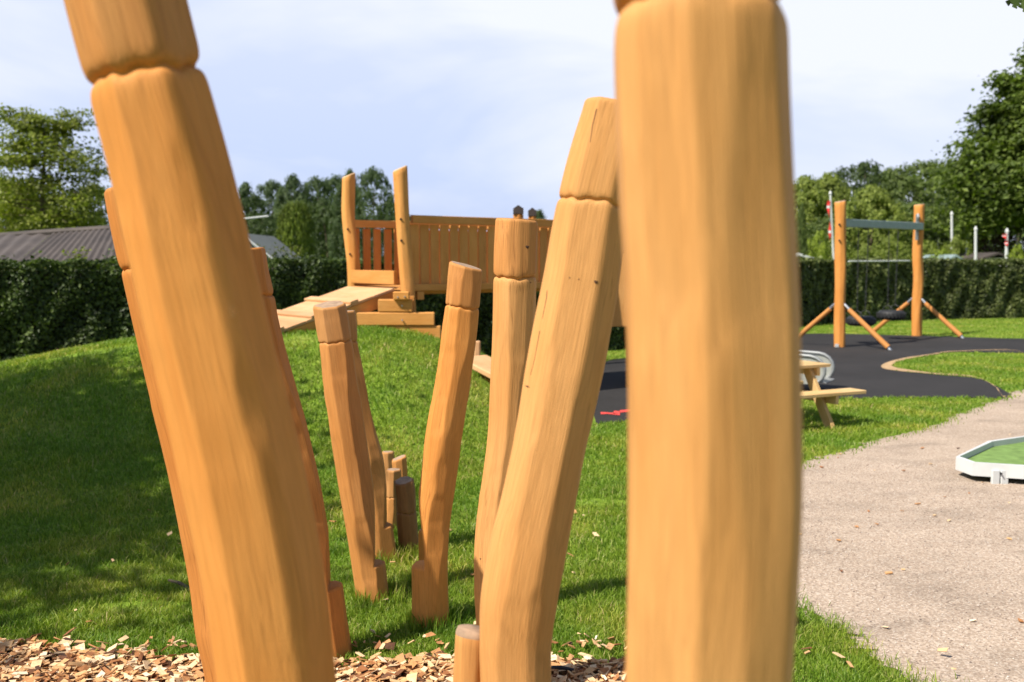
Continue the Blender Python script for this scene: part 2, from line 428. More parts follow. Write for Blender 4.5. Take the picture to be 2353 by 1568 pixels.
m, nt_, b, o = newmat('black_rubber_surface'); M['rubber'] = m
P_ = world_pos(nt_)
n1 = noise(nt_, P_, .8, 4, .6); n2 = noise(nt_, P_, 45, 4, .75)
c = rampn(nt_, n1.outputs['Fac'], [(.3, (.021, .0195, .0185)), (.7, (.034, .031, .030))]).outputs[0]
c = mix(nt_, 1.0, c, rampn(nt_, n2.outputs['Fac'], [(.3, .6), (.62, 1.1), (.75, 2.2)]).outputs[0], 'MULTIPLY')
L(nt_, c, b.inputs['Base Color']); b.inputs['Roughness'].default_value = .85; b.inputs['Specular IOR Level'].default_value = .25
bp = N(nt_, 'ShaderNodeBump'); bp.inputs['Strength'].default_value = .5; bp.inputs['Distance'].default_value = .006
L(nt_, n2.outputs['Fac'], bp.inputs['Height']); L(nt_, bp.outputs[0], b.inputs['Normal'])

M['soil'] = plain('sandy_soil', (.40, .27, .15), .95, var=.3, scale=7, bump=.6, spec=.1)
M['felt'] = plain('green_felt', (.16, .25, .075), .9, var=.25, scale=12, bump=.5, spec=.1)
M['chipbed'] = plain('chip_bed_litter', (.22, .12, .06), .95, var=.5, scale=40, bump=.8, spec=.1)
m, nt_, b, o = newmat('wood_chips'); M['chips'] = m
g = N(nt_, 'ShaderNodeNewGeometry')
c = rampn(nt_, g.outputs['Random Per Island'], [(0, (.06, .03, .02)), (.13, (.30, .12, .045)), (.30, (.50, .25, .10)), (.64, (.62, .38, .18)), (.9, (.74, .53, .31)), (1, (.82, .68, .48))]).outputs[0]
n2 = noise(nt_, g.outputs['Position'], 90, 3, .6)
c = mix(nt_, 1.0, c, rampn(nt_, n2.outputs['Fac'], [(.3, .78), (.7, 1.1)]).outputs[0], 'MULTIPLY')
L(nt_, c, b.inputs['Base Color']); b.inputs['Roughness'].default_value = .75; b.inputs['Specular IOR Level'].default_value = .2

# corrugated roof
m, nt_, b, o = newmat('corrugated_roof'); M['roof'] = m
t = N(nt_, 'ShaderNodeTexCoord'); n1 = noise(nt_, t.outputs['Object'], 1.2, 5, .65)
c = rampn(nt_, n1.outputs['Fac'], [(.3, (.040, .031, .027)), (.7, (.078, .061, .052))]).outputs[0]
L(nt_, c, b.inputs['Base Color']); b.inputs['Roughness'].default_value = .8
M['greyroof'] = plain('grey_felt_roof', (.13, .14, .13), .8, var=.15)
M['shedwall'] = plain('shed_wall', (.45, .42, .36), .8, var=.1)

# ------------------------------------------------------------------ ground sheets
xs = np.concatenate([[-900, -300, -120, -60, -30, -18], np.arange(-12, 14.01, .16), [18, 30, 60, 120, 300, 900]])
ys = np.concatenate([[-300, -60, -15, -5], np.arange(-2, 18.01, .16), np.arange(19, 32, 1.0), [40, 60, 90, 150, 300, 600, 1500]])
XX, YY = np.meshgrid(xs, ys)
V = np.stack([XX, YY, hill(XX, YY)], -1).reshape(-1, 3)
nx, ny = len(xs), len(ys)
ii = (np.arange(ny - 1)[:, None] * nx + np.arange(nx - 1)[None, :]).ravel()
Q = np.stack([ii, ii + 1, ii + 1 + nx, ii + nx], -1)
o = link('lawn', mesh_np('lawn', V, Q, mat=M['lawn'], smooth=True)); tag(o, kind='structure')

def smooth_poly(pts, per=10, jit=0.0, seed=1, closed=True):
    """Catmull-Rom through the 2-D points, with a slight ragged edge"""
    r_ = np.random.default_rng(seed); P = np.array(pts, float); n = len(P); outp = []
    for i in range(n if closed else n - 1):
        p0, p1, p2, p3 = P[(i-1) % n], P[i], P[(i+1) % n], P[(i+2) % n]
        seg = max(2, int(per))
        for k in range(seg):
            t = k / seg
            a = 0.5 * ((2*p1) + (-p0 + p2)*t + (2*p0 - 5*p1 + 4*p2 - p3)*t*t + (-p0 + 3*p1 - 3*p2 + p3)*t**3)
            outp.append(a + r_.normal(0, jit, 2))
    return np.array(outp)
def inside(px, py, poly):
    px = np.asarray(px); py = np.asarray(py); c = np.zeros(px.shape, bool)
    x1, y1 = poly[:, 0], poly[:, 1]; x2, y2 = np.roll(x1, -1), np.roll(y1, -1)
    for a, b_, c_, d_ in zip(x1, y1, x2, y2):
        if b_ == d_: continue
        cond = ((b_ > py) != (d_ > py)) & (px < (c_ - a) * (py - b_) / (d_ - b_) + a)
        c ^= cond
    return c
def sheet(name, poly, z, mat, hole=None):
    from mathutils.geometry import tessellate_polygon
    loops = [[Vector((p[0], p[1], 0)) for p in poly]]
    if hole is not None: loops.append([Vector((p[0], p[1], 0)) for p in hole[::-1]])
    tris = tessellate_polygon(loops)
    vs = np.array([(v.x, v.y, z) for lp in loops for v in lp])
    T = []
    for t in tris:
        a, b_, c_ = vs[t[0]], vs[t[1]], vs[t[2]]
        cr = (b_[0]-a[0])*(c_[1]-a[1]) - (b_[1]-a[1])*(c_[0]-a[0])
        T.append(t if cr > 0 else (t[0], t[2], t[1]))
    o = link(name, mesh_np(name, vs, T=np.array(T), mat=mat)); tag(o, kind='structure'); return o
def Gp(l): return [tuple(G(x, y))[:2] for x, y in l]

# gravel path (boundary read from the left edge going away, closes far right)
gl = Gp([(2322, 912), (2291, 922), (2213, 949), (2129, 983), (2003, 1017), (1940, 1036), (1881, 1054), (1843, 1068), (1780, 1110), (1745, 1180), (1755, 1290), (1826, 1397), (1904, 1432), (1985, 1486), (2088, 1568)])
gl += [(2.0, 3.3), (2.6, 2.4), (3.0, 1.0), (3.3, -1.5), (14, -1.5), (14, 13.5), (8.5, 12.6)]
gl += Gp([(2353, 898)])
grav = smooth_poly(gl, 14, .028, 3)
sheet('gravel_path', grav, .004, M['gravel'])
# rubber surface with a bay of lawn on its right
rl = Gp([(1345, 984), (1375, 976), (1430, 970), (1560, 950), (1700, 930), (1835, 920), (2007, 916), (2150, 915), (2238, 915), (2293, 917), (2320, 909), (2290, 889), (2238, 870), (2141, 862), (2030, 848), (2056, 831), (2141, 817), (2199, 810), (2353, 812)])
rl += [(14, 17.5), (16, 19.5), (13.5, 21.3)] + Gp([(2353, 779), (2200, 775), (2050, 771), (1830, 769), (1620, 800)])
rl += [(3.2, 17.2), (1.7, 16.6), (1.15, 14), (1.0, 12.0)]
rub = smooth_poly(rl, 10, .006, 4)
sheet('rubber_surface', rub, .008, M['rubber'])
# bare soil strip along the lawn bay
so_in = Gp([(2353, 811.5), (2199, 809), (2146, 816), (2080, 828), (2052, 838), (2056, 846), (2141, 858.5), (2234, 866), (2282, 885), (2315, 907)])
so_out = Gp([(2317, 910), (2286, 889), (2238, 868), (2141, 861), (2028, 848), (2056, 829), (2141, 815), (2199, 808), (2353, 811)])
soil = np.array(so_in + so_out); 
soil = np.concatenate([smooth_poly(so_in, 6, .012, 5, False), smooth_poly(so_out, 6, .008, 6, False)])
sheet('soil_edge', soil, .012, M['soil'])
# chip bed
cb = [(-7, .2), (-7, 4.25)] + Gp([(-60, 1490), (100, 1497), (230, 1504), (400, 1520), (600, 1526), (800, 1530), (900, 1526), (1060, 1516), (1270, 1522), (1400, 1530), (1500, 1552)]) + [(.95, 3.7), (1.05, 3.0), (1.1, 1.5), (1.1, .2)]
chipbed = smooth_poly(cb, 8, .02, 8)
sheet('chip_bed', chipbed, .004, M['chipbed'])

# ------------------------------------------------------------------ grass
def make_grass():
    V = []; 
    # (distance range, count, width, height)
    zones = [(1.0, 3.7, 34000, .0052, .045), (3.7, 5.2, 80000, .0042, .050), (5.2, 7.5, 85000, .0058, .050), (7.5, 11.5, 110000, .0085, .050), (11.5, 17, 90000, .013, .045), (17, 31, 110000, .020, .035)]
    Vs = []; Ts = []; base = 0
    for d0, d1, n, w, h in zones:
        n2 = int(n * 2.4)
        dd = np.sqrt(rng.uniform(d0 * d0, d1 * d1, n2)); tt = rng.uniform(-.66, .66, n2)
        x = dd * tt; y = dd
        if d1 < 4: x = rng.uniform(-5, 4, n2); 
        je = .045*(1 + y/8); xj = x + rng.normal(0, 1, n2)*je*.6; yj = y + rng.normal(0, 1, n2)*je
        ok = ~inside(xj, yj, grav) & ~inside(x, y, rub) & ~inside(x, y + rng.normal(0, .05, n2), chipbed) & ~inside(x, y, soil)
        # thin the edge of the worn patches
        x, y = x[ok][:n], y[ok][:n]; n_ = len(x)
        z = hill(x, y)
        # worn patches
        keep = np.ones(n_, bool)
        for (cx, cy, rx, ry) in worn:
            q = ((x - cx) / rx) ** 2 + ((y - cy) / ry) ** 2
            keep &= ~((q < 1) & (rng.random(n_) < .8))
        x, y, z = x[keep], y[keep], z[keep]; n_ = len(x)
        clump = .5 + .5 * np.sin(x * 7 + 2 * np.sin(y * 5)) * np.sin(y * 8 + 1.5 * np.sin(x * 6))
        hh = .86 * h * (.45 + .7 * rng.random(n_)) * (.75 + .5 * clump)
        ww = w * (.7 + .6 * rng.random(n_))
        a = rng.uniform(0, 2 * np.pi, n_); la = rng.uniform(0, 2 * np.pi, n_); lean = hh * rng.uniform(.2, 1.1, n_)
        ux, uy = np.cos(a) * ww / 2, np.sin(a) * ww / 2; lx, ly = np.cos(la) * lean, np.sin(la) * lean
        p0 = np.stack([x - ux, y - uy, z - .004], -1); p1 = np.stack([x + ux, y + uy, z - .004], -1)
        m0 = np.stack([x - ux * .8 + lx * .3, y - uy * .8 + ly * .3, z + hh * .6], -1)
        m1 = np.stack([x + ux * .8 + lx * .3, y + uy * .8 + ly * .3, z + hh * .6], -1)
        tp = np.stack([x + lx, y + ly, z + hh], -1)
        Vv = np.stack([p0, p1, m0, m1, tp], 1).reshape(-1, 3)
        k = base + np.arange(n_)[:, None] * 5
        T = np.concatenate([k + [0, 1, 3], k + [0, 3, 2], k + [2, 3, 4]], 1).reshape(-1, 3)
        Vs.append(Vv); Ts.append(T); base += len(Vv)
    # longer tufts where the mower cannot reach, round the posts
    for bx, by, br in tufts:
        n_ = 420; a0 = rng.uniform(0, 2*np.pi, n_); q = br + np.abs(rng.normal(0, .035, n_)); x = bx + np.cos(a0)*q; y = by + np.sin(a0)*q; z = hill(x, y)
        hh = rng.uniform(.04, .105, n_); ww = rng.uniform(.003, .0055, n_); a = rng.uniform(0, 2*np.pi, n_); la = a0 + rng.normal(0, 1.2, n_); lean = hh*rng.uniform(.05, .6, n_)
        ux, uy = np.cos(a)*ww/2, np.sin(a)*ww/2; lx, ly = np.cos(la)*lean, np.sin(la)*lean
        Vv = np.stack([np.stack([x-ux, y-uy, z-.004], -1), np.stack([x+ux, y+uy, z-.004], -1), np.stack([x-ux*.8+lx*.3, y-uy*.8+ly*.3, z+hh*.6], -1), np.stack([x+ux*.8+lx*.3, y+uy*.8+ly*.3, z+hh*.6], -1), np.stack([x+lx, y+ly, z+hh], -1)], 1).reshape(-1, 3)
        k = base + np.arange(n_)[:, None]*5; Vs.append(Vv); Ts.append(np.concatenate([k + [0, 1, 3], k + [0, 3, 2], k + [2, 3, 4]], 1).reshape(-1, 3)); base += len(Vv)
    o = link('grass', mesh_np('grass', np.concatenate(Vs), T=np.concatenate(Ts), mat=M['grass']))
    tag(o, 'short green lawn grass covering the mound and the flat ground around the posts', 'grass', kind='stuff')
worn = [(-1.95, 9.9, .45, .18), (-1.75, 4.65, .25, .07), (-.1, 9.6, .25, .35), (.55, 6.7, .3, .1), (-4.1, 10.0, .7, .22)]
tufts = [(-.366, 4.42, .085), (-.655, 4.75, .085), (-.69, 5.4, .08), (-.565, 5.5, .06), (-.71, 5.9, .05), (-.42, 5.0, .06), (-.69, 6.3, .05), (-.74, 6.7, .05)]
make_grass()

# ------------------------------------------------------------------ wood chips
def chips(name, xy, z, smin, smax, label, tilt=.5):
    n = len(xy); Vs = np.zeros((n, 8, 3)); 
    ln = rng.uniform(smin, smax, n); wd = ln * rng.uniform(.25, .75, n); th = rng.uniform(.002, .005, n)
    cor = np.array([(-1, -1), (1, -1), (1, 1), (-1, 1)], float)
    c2 = cor[None] * np.stack([ln / 2, wd / 2], -1)[:, None] * (1 + rng.uniform(-.45, .25, (n, 4, 2)))
    top = np.concatenate([c2, (th / 2)[:, None, None] + rng.normal(0, .0012, (n, 4, 1))], -1)
    bot = np.concatenate([c2 * .97, (-th / 2)[:, None, None] + rng.normal(0, .0012, (n, 4, 1))], -1)
    P = np.concatenate([bot, top], 1)
    a = rng.uniform(0, 2 * np.pi, n); b_ = rng.normal(0, tilt * .55, n); c_ = rng.normal(0, tilt * .55, n)
    def rot(P, ang, i, j):
        Q = P.copy(); cs, sn = np.cos(ang)[:, None], np.sin(ang)[:, None]
        Q[..., i] = P[..., i] * cs - P[..., j] * sn; Q[..., j] = P[..., i] * sn + P[..., j] * cs; return Q
    P = rot(rot(rot(P, b_, 1, 2), c_, 0, 2), a, 0, 1)
    P[..., 0] += xy[:, 0:1]; P[..., 1] += xy[:, 1:2]; P[..., 2] += z[:, None]
    f = np.array([(0, 3, 2, 1), (4, 5, 6, 7), (0, 1, 5, 4), (1, 2, 6, 5), (2, 3, 7, 6), (3, 0, 4, 7)])
    Q = (np.arange(n)[:, None, None] * 8 + f[None]).reshape(-1, 4)
    o = link(name, mesh_np(name, P.reshape(-1, 3), Q, mat=M['chips'])); tag(o, label, 'wood chips', kind='stuff')
n = 26000
x = rng.uniform(-3.4, 1.2, n); y = np.where(rng.random(n) < .8, rng.uniform(3.3, 4.5, n), rng.uniform(.5, 3.3, n))
ok = inside(x, y, chipbed); x, y = x[ok], y[ok]
chips('wood_chips', np.stack([x, y], -1), .008 + rng.random(len(x)) * .032, .018, .068, 'pale wood chips heaped along the bottom of the picture around the nearest posts')
x = np.concatenate([rng.uniform(-2.4, 1.0, 160), rng.uniform(1.1, 2.1, 7), rng.uniform(-2.5, .5, 26)]); y = np.concatenate([4.06 + np.abs(rng.normal(0, .09, 160)), rng.uniform(3.8, 4.4, 7), rng.uniform(4.5, 7, 26)])
chips('scattered_wood_chips', np.stack([x, y], -1), hill(x, y) + .03 + rng.random(len(x)) * .012, .02, .05, 'loose wood chips scattered over the grass beside the chip bed', .6)
# twigs and leaves on gravel
n = 90
x = rng.uniform(1.6, 5.4, n); y = rng.uniform(3.8, 9.5, n); ok = inside(x, y, grav); x, y = x[ok], y[ok]
chips('leaf_litter', np.stack([x, y], -1), np.full(len(x), .012), .015, .045, 'small dry leaves and twigs lying on the gravel path', .25)
# pebbles on gravel
n = 9000
dd = np.sqrt(rng.uniform(14, 64, n)); x = dd * rng.uniform(.2, .6, n); y = dd
ok = inside(x, y, grav); x, y = x[ok], y[ok]; n = len(x)
oc = np.array([(1, 0, 0), (-1, 0, 0), (0, 1, 0), (0, -1, 0), (0, 0, .7), (0, 0, -.7)], float)
sz = rng.uniform(.002, .0055, n)
P = oc[None] * sz[:, None, None] * rng.uniform(.7, 1.3, (n, 6, 1)); P[..., 0] += x[:, None]; P[..., 1] += y[:, None]; P[..., 2] += .006
tf = np.array([(0, 2, 4), (2, 1, 4), (1, 3, 4), (3, 0, 4), (2, 0, 5), (1, 2, 5), (3, 1, 5), (0, 3, 5)])
m, nt_, b, o_ = newmat('pebbles'); g = N(nt_, 'ShaderNodeNewGeometry')
L(nt_, rampn(nt_, g.outputs['Random Per Island'], [(0, (.15, .11, .09)), (.5, (.42, .32, .25)), (1, (.55, .49, .43))]).outputs[0], b.inputs['Base Color']); b.inputs['Roughness'].default_value = .8
o = link('pebbles', mesh_np('pebbles', P.reshape(-1, 3), T=(np.arange(n)[:, None, None] * 6 + tf[None]).reshape(-1, 3), mat=m)); tag(o, 'fine grey and pink pebbles strewn over the gravel path', 'pebbles', kind='stuff')

# ------------------------------------------------------------------ climbing posts
NT = 120
def spline(pts, s_new):
    pts = np.array(pts); n = len(pts)
    s = np.concatenate([[0], np.cumsum(np.linalg.norm(np.diff(pts[:, :3], axis=0), axis=1))])
    # monotone-free: Catmull via finite-difference tangents
    m = np.gradient(pts, s, axis=0)
    idx = np.clip(np.searchsorted(s, s_new, side='right') - 1, 0, n - 2)
    h = (s[idx+1] - s[idx])[:, None]; t = ((s_new - s[idx])[:, None]) / h
    return (2*t**3 - 3*t**2 + 1) * pts[idx] + (t**3 - 2*t**2 + t) * h * m[idx] + (-2*t**3 + 3*t**2) * pts[idx+1] + (t**3 - t**2) * h * m[idx+1]

def carved_log(name, label, cat, group, px, Y, base, mat, headmat=None, groove=None, groove_d=.012, ledge=None, ledge_dir=0, inner=(),
               topmat='end', slant=0, slant_dir=0, seed=1, planes=11, facet=.08, phase=None, cracks=(), knots=(), topround=.012):
    """px: list of (x, y, full width) from the top down, in photo pixels; base: world (x, y) of the foot"""
    r_ = np.random.default_rng(seed)
    pts = []
    for (x, y, w) in px:
        p = W(x, y, Y); pts.append((p.x, p.y, p.z, w / 2 / ppm(Y, p.z)))
    bz = hz(base[0], base[1]) - .06
    last = pts[-1]
    if last[2] > bz + .05:
        # go on to the foot in one smooth bend
        k = 3
        for i in range(1, k + 1):
            t = i / k
            pts.append((last[0] + (base[0] - last[0]) * t, last[1] + (base[1] - last[1]) * t, last[2] + (bz - last[2]) * t, last[3] * (1 + .04 * t)))
    pts = pts[::-1]
    P = np.array(pts); Ltot = np.linalg.norm(np.diff(P[:, :3], axis=0), axis=1).sum()
    def s_of_y(yp):       # arc length where the axis passes photo row yp
        ss = np.linspace(0, Ltot, 800); C = spline(P, ss)
        zt = [W(CX, yp, Y).z][0]; return ss[np.argmin(abs(C[:, 2] - zt))]
    S = list(np.arange(0, Ltot - topround, .009))
    sg = s_of_y(groove) if groove else None
    sl = s_of_y(ledge) if ledge else None
    if sg: S += list(np.arange(sg - .03, sg + .03, .0015))
    if sl: S += [sl - .012, sl - .008, sl - .004, sl - .0015, sl, sl + .0005, sl + .004, sl + .012, sl + .02]
    S += list(Ltot - topround + topround * np.sin(np.linspace(0, math.pi / 2, 7)))
    S = np.unique(np.round(S, 5)); 
    C = spline(P, S); ctr = C[:, :3]; rad = C[:, 3]
    tan = spline(P, np.minimum(S + .09, Ltot))[:, :3] - spline(P, np.maximum(S - .09, 0))[:, :3]
    tan /= np.linalg.norm(tan, axis=1)[:, None]
    ex = np.array([1., 0, 0])[None] - tan * tan[:, 0:1]; ex /= np.linalg.norm(ex, axis=1)[:, None]
    ey = np.cross(tan, ex)
    th = np.linspace(0, 2 * np.pi, NT, endpoint=False)
    # hewn facets: a soft minimum over slowly wandering planes
    acc = np.zeros((len(S), NT)); beta = 1300.0
    for k in range(planes):
        wl = r_.uniform(.25, .6); ph = r_.uniform(0, 6.28, 3)
        phi = (0 if phase is None else phase) + 2 * np.pi * (k + (r_.uniform(-.28, .28) if phase is None else r_.uniform(-.10, .10))) / planes + (.10 if phase is None else .04) * np.sin(S / (wl * 1.7) * 2 + ph[0])
        dk = rad * (.955 + facet * .40 * np.sin(S / wl * 2.0 + ph[1]) + facet * .14 * np.sin(S / wl * 6.3 + ph[2]) + facet * r_.uniform(-.4, .4))
        # an axe stroke that starts and stops
        for _ in range(3):
            s0 = r_.uniform(0, Ltot); ln = r_.uniform(.12, .45)
            dk = dk - rad * facet * r_.uniform(.15, .55) * (smooth01((S - s0) / .05) - smooth01((S - s0 - ln) / .05))
        cs = np.cos(th[None] - phi[:, None])
        q = np.where(cs > .25, dk[:, None] / np.maximum(cs, .25), 1.0)
        acc += np.exp(-beta * (q - rad[:, None]))
    for k in range(int(15 * Ltot / 2)):      # short shallow drawknife cuts that nick the long edges
        phi = r_.uniform(0, 2 * np.pi); s0 = r_.uniform(0, Ltot); ln = r_.uniform(.10, .40)
        wdw = smooth01((S - s0) / .06) * smooth01((s0 + ln - S) / .06)
        dk = rad * (r_.uniform(.975, .992) + (1 - wdw) * .04)
        cs = np.cos(th[None] - phi); q = np.where(cs > .25, dk[:, None] / np.maximum(cs, .25), 1.0)
        acc += np.exp(-beta * (q - rad[:, None]))
    rr = rad[:, None] - np.log(acc) / beta
    rr = np.minimum(rr, rad[:, None] * 1.06)
    # long soft swellings
    rr *= 1 + .004 * np.sin(S / .11 + r_.uniform(0, 6))[:, None] * np.cos(th * 2 + r_.uniform(0, 6))[None]
    if sl is not None:
        ie = sorted([(W(CX, yy, Y).z, xx) for yy, xx in inner]); iz = [q[0] for q in ie]; ix = [q[1] for q in ie]
        axpx = CX + F * ctr[:, 0] / np.maximum([Y * math.cos(PITCH) + (EYE - z_) * math.sin(PITCH) for z_ in ctr[:, 2]], .1)
        epx = np.interp(ctr[:, 2], iz, ix); dn = np.abs(epx - axpx) / np.array([ppm(Y, z_) for z_ in ctr[:, 2]])
        dn = np.where(ctr[:, 2] > iz[-1], dn + (ctr[:, 2] - iz[-1]) * 1.0, dn)
        cs = np.cos(th - ledge_dir)[None]
        lim = np.where(cs > .12, dn[:, None] / np.maximum(cs, .12), 9)
        cutm = (S >= sl)[:, None]
        r0 = rr.copy()
        # hollow, rounded cut instead of a flat one
        rr = np.where(cutm, np.minimum(rr, lim), rr)
        # rounded lip of the step
        lip = np.clip((S - (sl - .012)) / .012, 0, 1)
        ki = int(np.searchsorted(S, sl)); cutd = np.clip((r0[ki] - np.minimum(r0[ki], lim[ki])) / (.10 * rad[ki]), 0, 1)
        rr = np.where((S < sl)[:, None], rr - (.008 * lip ** 2.2)[:, None] * cutd[None], rr)
        stepw = cutd
    if sg is not None:
        wob = .0035 * np.sin(th * 2 + r_.uniform(0, 6)) + .002 * np.sin(th * 5 + r_.uniform(0, 6)) + .002 * np.sin(th * 11 + r_.uniform(0, 6))
        dd = (S[:, None] - sg - wob[None]) 
        g = np.exp(-(np.abs(dd) / (groove_d * .42)) ** 1.3) * groove_d * .80 + np.exp(-np.abs(dd / (groove_d * 1.25)) ** 1.7) * groove_d * .32
        rr = rr - g
    # rounded top
    tt = np.clip((S - (Ltot - topround)) / topround, 0, 1)
    rr = rr - (topround * .8 * (1 - np.sqrt(np.clip(1 - tt ** 2, 0, 1))))[:, None]
    cosT, sinT = np.cos(th)[None, :, None], np.sin(th)[None, :, None]
    V = ctr[:, None, :] + rr[..., None] * (ex[:, None, :] * cosT + ey[:, None, :] * sinT)
    if slant:
        wgt = np.clip((S - (Ltot - .12)) / .12, 0, 1)[:, None, None]
        V = V + tan[:, None, :] * (slant * wgt * (np.cos(th - slant_dir)[None, :, None] * rr[..., None]))
    off = r_.uniform(-20, 20, 3); off[:2] *= .0; 
    hh = r_.uniform(-.03, .03, 2)       # the heart of the tree is off centre
    Gr = np.stack([rr * np.cos(th)[None] + hh[0], rr * np.sin(th)[None] + hh[1], np.broadcast_to(S[:, None], rr.shape)], -1) + off
    nS = len(S)
    idx = np.arange(nS * NT).reshape(nS, NT)
    Q = np.stack([idx[:-1], np.roll(idx, -1, 1)[:-1], np.roll(idx, -1, 1)[1:], idx[1:]], -1)   # (nS-1, NT, 4)
    rt = root(name, (base[0], base[1], hz(base[0], base[1])), label, cat, group)
    gi = int(np.argmin(abs(S - sg))) if sg else None
    V2 = V.reshape(-1, 3); G2 = Gr.reshape(-1, 3)
    stepmask = np.zeros((nS - 1, NT), bool)
    if sl is not None:
        cs = np.cos(th + np.pi / NT - ledge_dir)
        si = int(np.searchsorted(S, sl))
        stepmask[:si + 1, :] = (stepw > .02)[None]
    def emit(nm, qmask, cap, mt):
        q = Q[qmask]; used = np.unique(q); 
        Vv = V2[used]; Gg = G2[used]; mp_ = np.full(len(V2), -1); mp_[used] = np.arange(len(used)); q = mp_[q]
        T = None; midx = np.zeros(len(q), int)
        if cap is not None:
            ring = mp_[idx[-1]]; cc = V2[idx[-1]].mean(0) + tan[-1] * .002
            # concentric rings on the sawn top
            i0 = len(Vv); rings_ = []
            for f in (.75, .5, .25):
                rings_.append(cc + (V2[idx[-1]] - cc) * f)
            Vv = np.concatenate([Vv] + rings_ + [cc[None]]); Gg = np.concatenate([Gg] + rings_ + [cc[None]])
            prev = ring; qs = []
            for j in range(3):
                cur = i0 + j * NT + np.arange(NT); qs.append(np.stack([prev, np.roll(prev, -1), np.roll(cur, -1), cur], -1)); prev = cur
            T = np.stack([prev, np.roll(prev, -1), np.full(NT, len(Vv) - 1)], -1)
            qc = np.concatenate(qs); q = np.concatenate([q, qc]); midx = np.concatenate([midx, np.ones(len(qc), int), np.ones(len(T), int)])
        me = mesh_np(nm, Vv, q, T, smooth=True, grain=Gg, mats=[mt, M[topmat]], midx=midx)
        return link(nm, me, rt)
    body = np.ones((nS - 1, NT), bool) & ~stepmask
    hm = np.zeros_like(body)
    if gi: hm[gi:] = True
    emit('shaft', body & ~hm, None if gi else 1, mat)
    if gi: emit('post_head', body & hm, 1, headmat or mat)
    if sl is not None:
        o = emit('foot_step', stepmask, None, mat)
        # worn grey tread
    def surf(kx, ky):
        target = W(kx, ky, Y); cam_side = V2[:, 1] < np.repeat(ctr[:, 1], NT)
        dv = V2 - np.array([0, 0, EYE]); pr = dv[:, [0, 2]] / dv[:, 1:2]
        tg = np.array([target.x / target.y, (target.z - EYE) / target.y])
        k = int(np.argmin(np.linalg.norm(pr - tg, axis=1) + np.where(cam_side, 0, 9))); return k
    for cr in cracks:
        ks = [surf(*q) for q in cr]; mb = MB(); mb.tube([Vector(V2[k]) for k in ks], .0011, 5, r1=.0006); mb.build('crack', M['knot'], rt)
    # knots: small sunken dark eyes on the camera side
    for (kx, ky, ks) in knots:
        target = W(kx, ky, Y); 
        # nearest surface vertex on the camera side
        cam_side = V2[:, 1] < np.repeat(ctr[:, 1], NT)
        dirv = V2 - np.array([0, 0, EYE]); pr = dirv[:, [0, 2]] / dirv[:, 1:2]
        tg = np.array([target.x / target.y, (target.z - EYE) / target.y])
        dd = np.linalg.norm(pr - tg, axis=1) + np.where(cam_side, 0, 9)
        v = V2[int(np.argmin(dd))]; cidx = int(np.argmin(dd)) // NT
        nrm = v - ctr[cidx]; nrm /= np.linalg.norm(nrm)
        mb = MB(); nrm = Vector(nrm); a = Vector(tan[cidx]); b_ = nrm.cross(a)
        vs = [Vector(v) + nrm * .0012]; 
        for j, (f, hgt) in enumerate(((.6, .001), (1.0, -.0012))):
            for k in range(10):
                t_ = 2 * math.pi * k / 10; vs.append(Vector(v) + (b_ * math.cos(t_) * 1.0 + a * math.sin(t_) * .8) * ks * f * (1 + .2 * math.sin(3 * t_)) + nrm * hgt)
        fs = [(0, 1 + k, 1 + (k + 1) % 10) for k in range(10)] + [(1 + k, 11 + k, 11 + (k + 1) % 10, 1 + (k + 1) % 10) for k in range(10)]
        mb.add(vs, fs); mb.build('knot', M['knot'], rt, smooth=True)
    return rt

GP = 'hewn climbing posts in two rows'
carved_log('climbing_post', 'nearest left climbing post, thick orange wood leaning left out of the top of the picture', 'climbing post', GP,
    [(225, -280, 262), (262, -130, 262), (293, 0, 264), (340, 182, 262), (385, 350, 262), (432, 547, 266), (468, 700, 268), (506, 858, 268), (561, 1096, 272), (612, 1346, 270), (641, 1568, 262)],
    1.42, (-.235, 1.42), M['orange'], M['tan'], groove=178, groove_d=.013, seed=11, planes=7, facet=.04, phase=R(-80))
carved_log('climbing_post', 'upright pale foreground post, the widest one, crossing the whole height right of centre', 'climbing post', GP,
    [(1588, -420, 400), (1592, -200, 402), (1600, 0, 404), (1603, 150, 404), (1616, 457, 404), (1629, 720, 402), (1633, 900, 402), (1636, 1150, 405), (1630, 1400, 397), (1625, 1568, 388)],
    .99, (.195, .99), M['pale'], M['tan'], groove=14, groove_d=.013, seed=23, planes=12, facet=.05)
lean_post = carved_log('climbing_post', 'tall pale post leaning right, its head partly hidden behind the widest foreground post', 'climbing post', GP,
    [(1414, 238, 140), (1402, 300, 150), (1389, 360, 158), (1368, 452, 162), (1352, 540, 166), (1338, 635, 170), (1316, 755, 174), (1294, 871, 174), (1272, 985, 168), (1242, 1130, 168), (1209, 1288, 178), (1192, 1401, 176), (1187, 1460, 168), (1188, 1568, 162)],
    2.2, (-.02, 2.2), M['pale'], M['pale'], groove=468, groove_d=.008,  topmat='endpale', seed=31, planes=7, facet=.05, phase=R(-99), cracks=([(1258, 668), (1255, 690), (1254, 701), (1250, 720), (1247, 735)], [(1241, 762), (1237, 780), (1234, 795), (1228, 825), (1221, 860)], [(1207, 886), (1212, 889), (1217, 889)], [(1372, 250), (1362, 290), (1356, 330)]),
    knots=[(1368, 650, .005), (1212, 886, .004), (1306, 640, .002), (1330, 645, .002)])
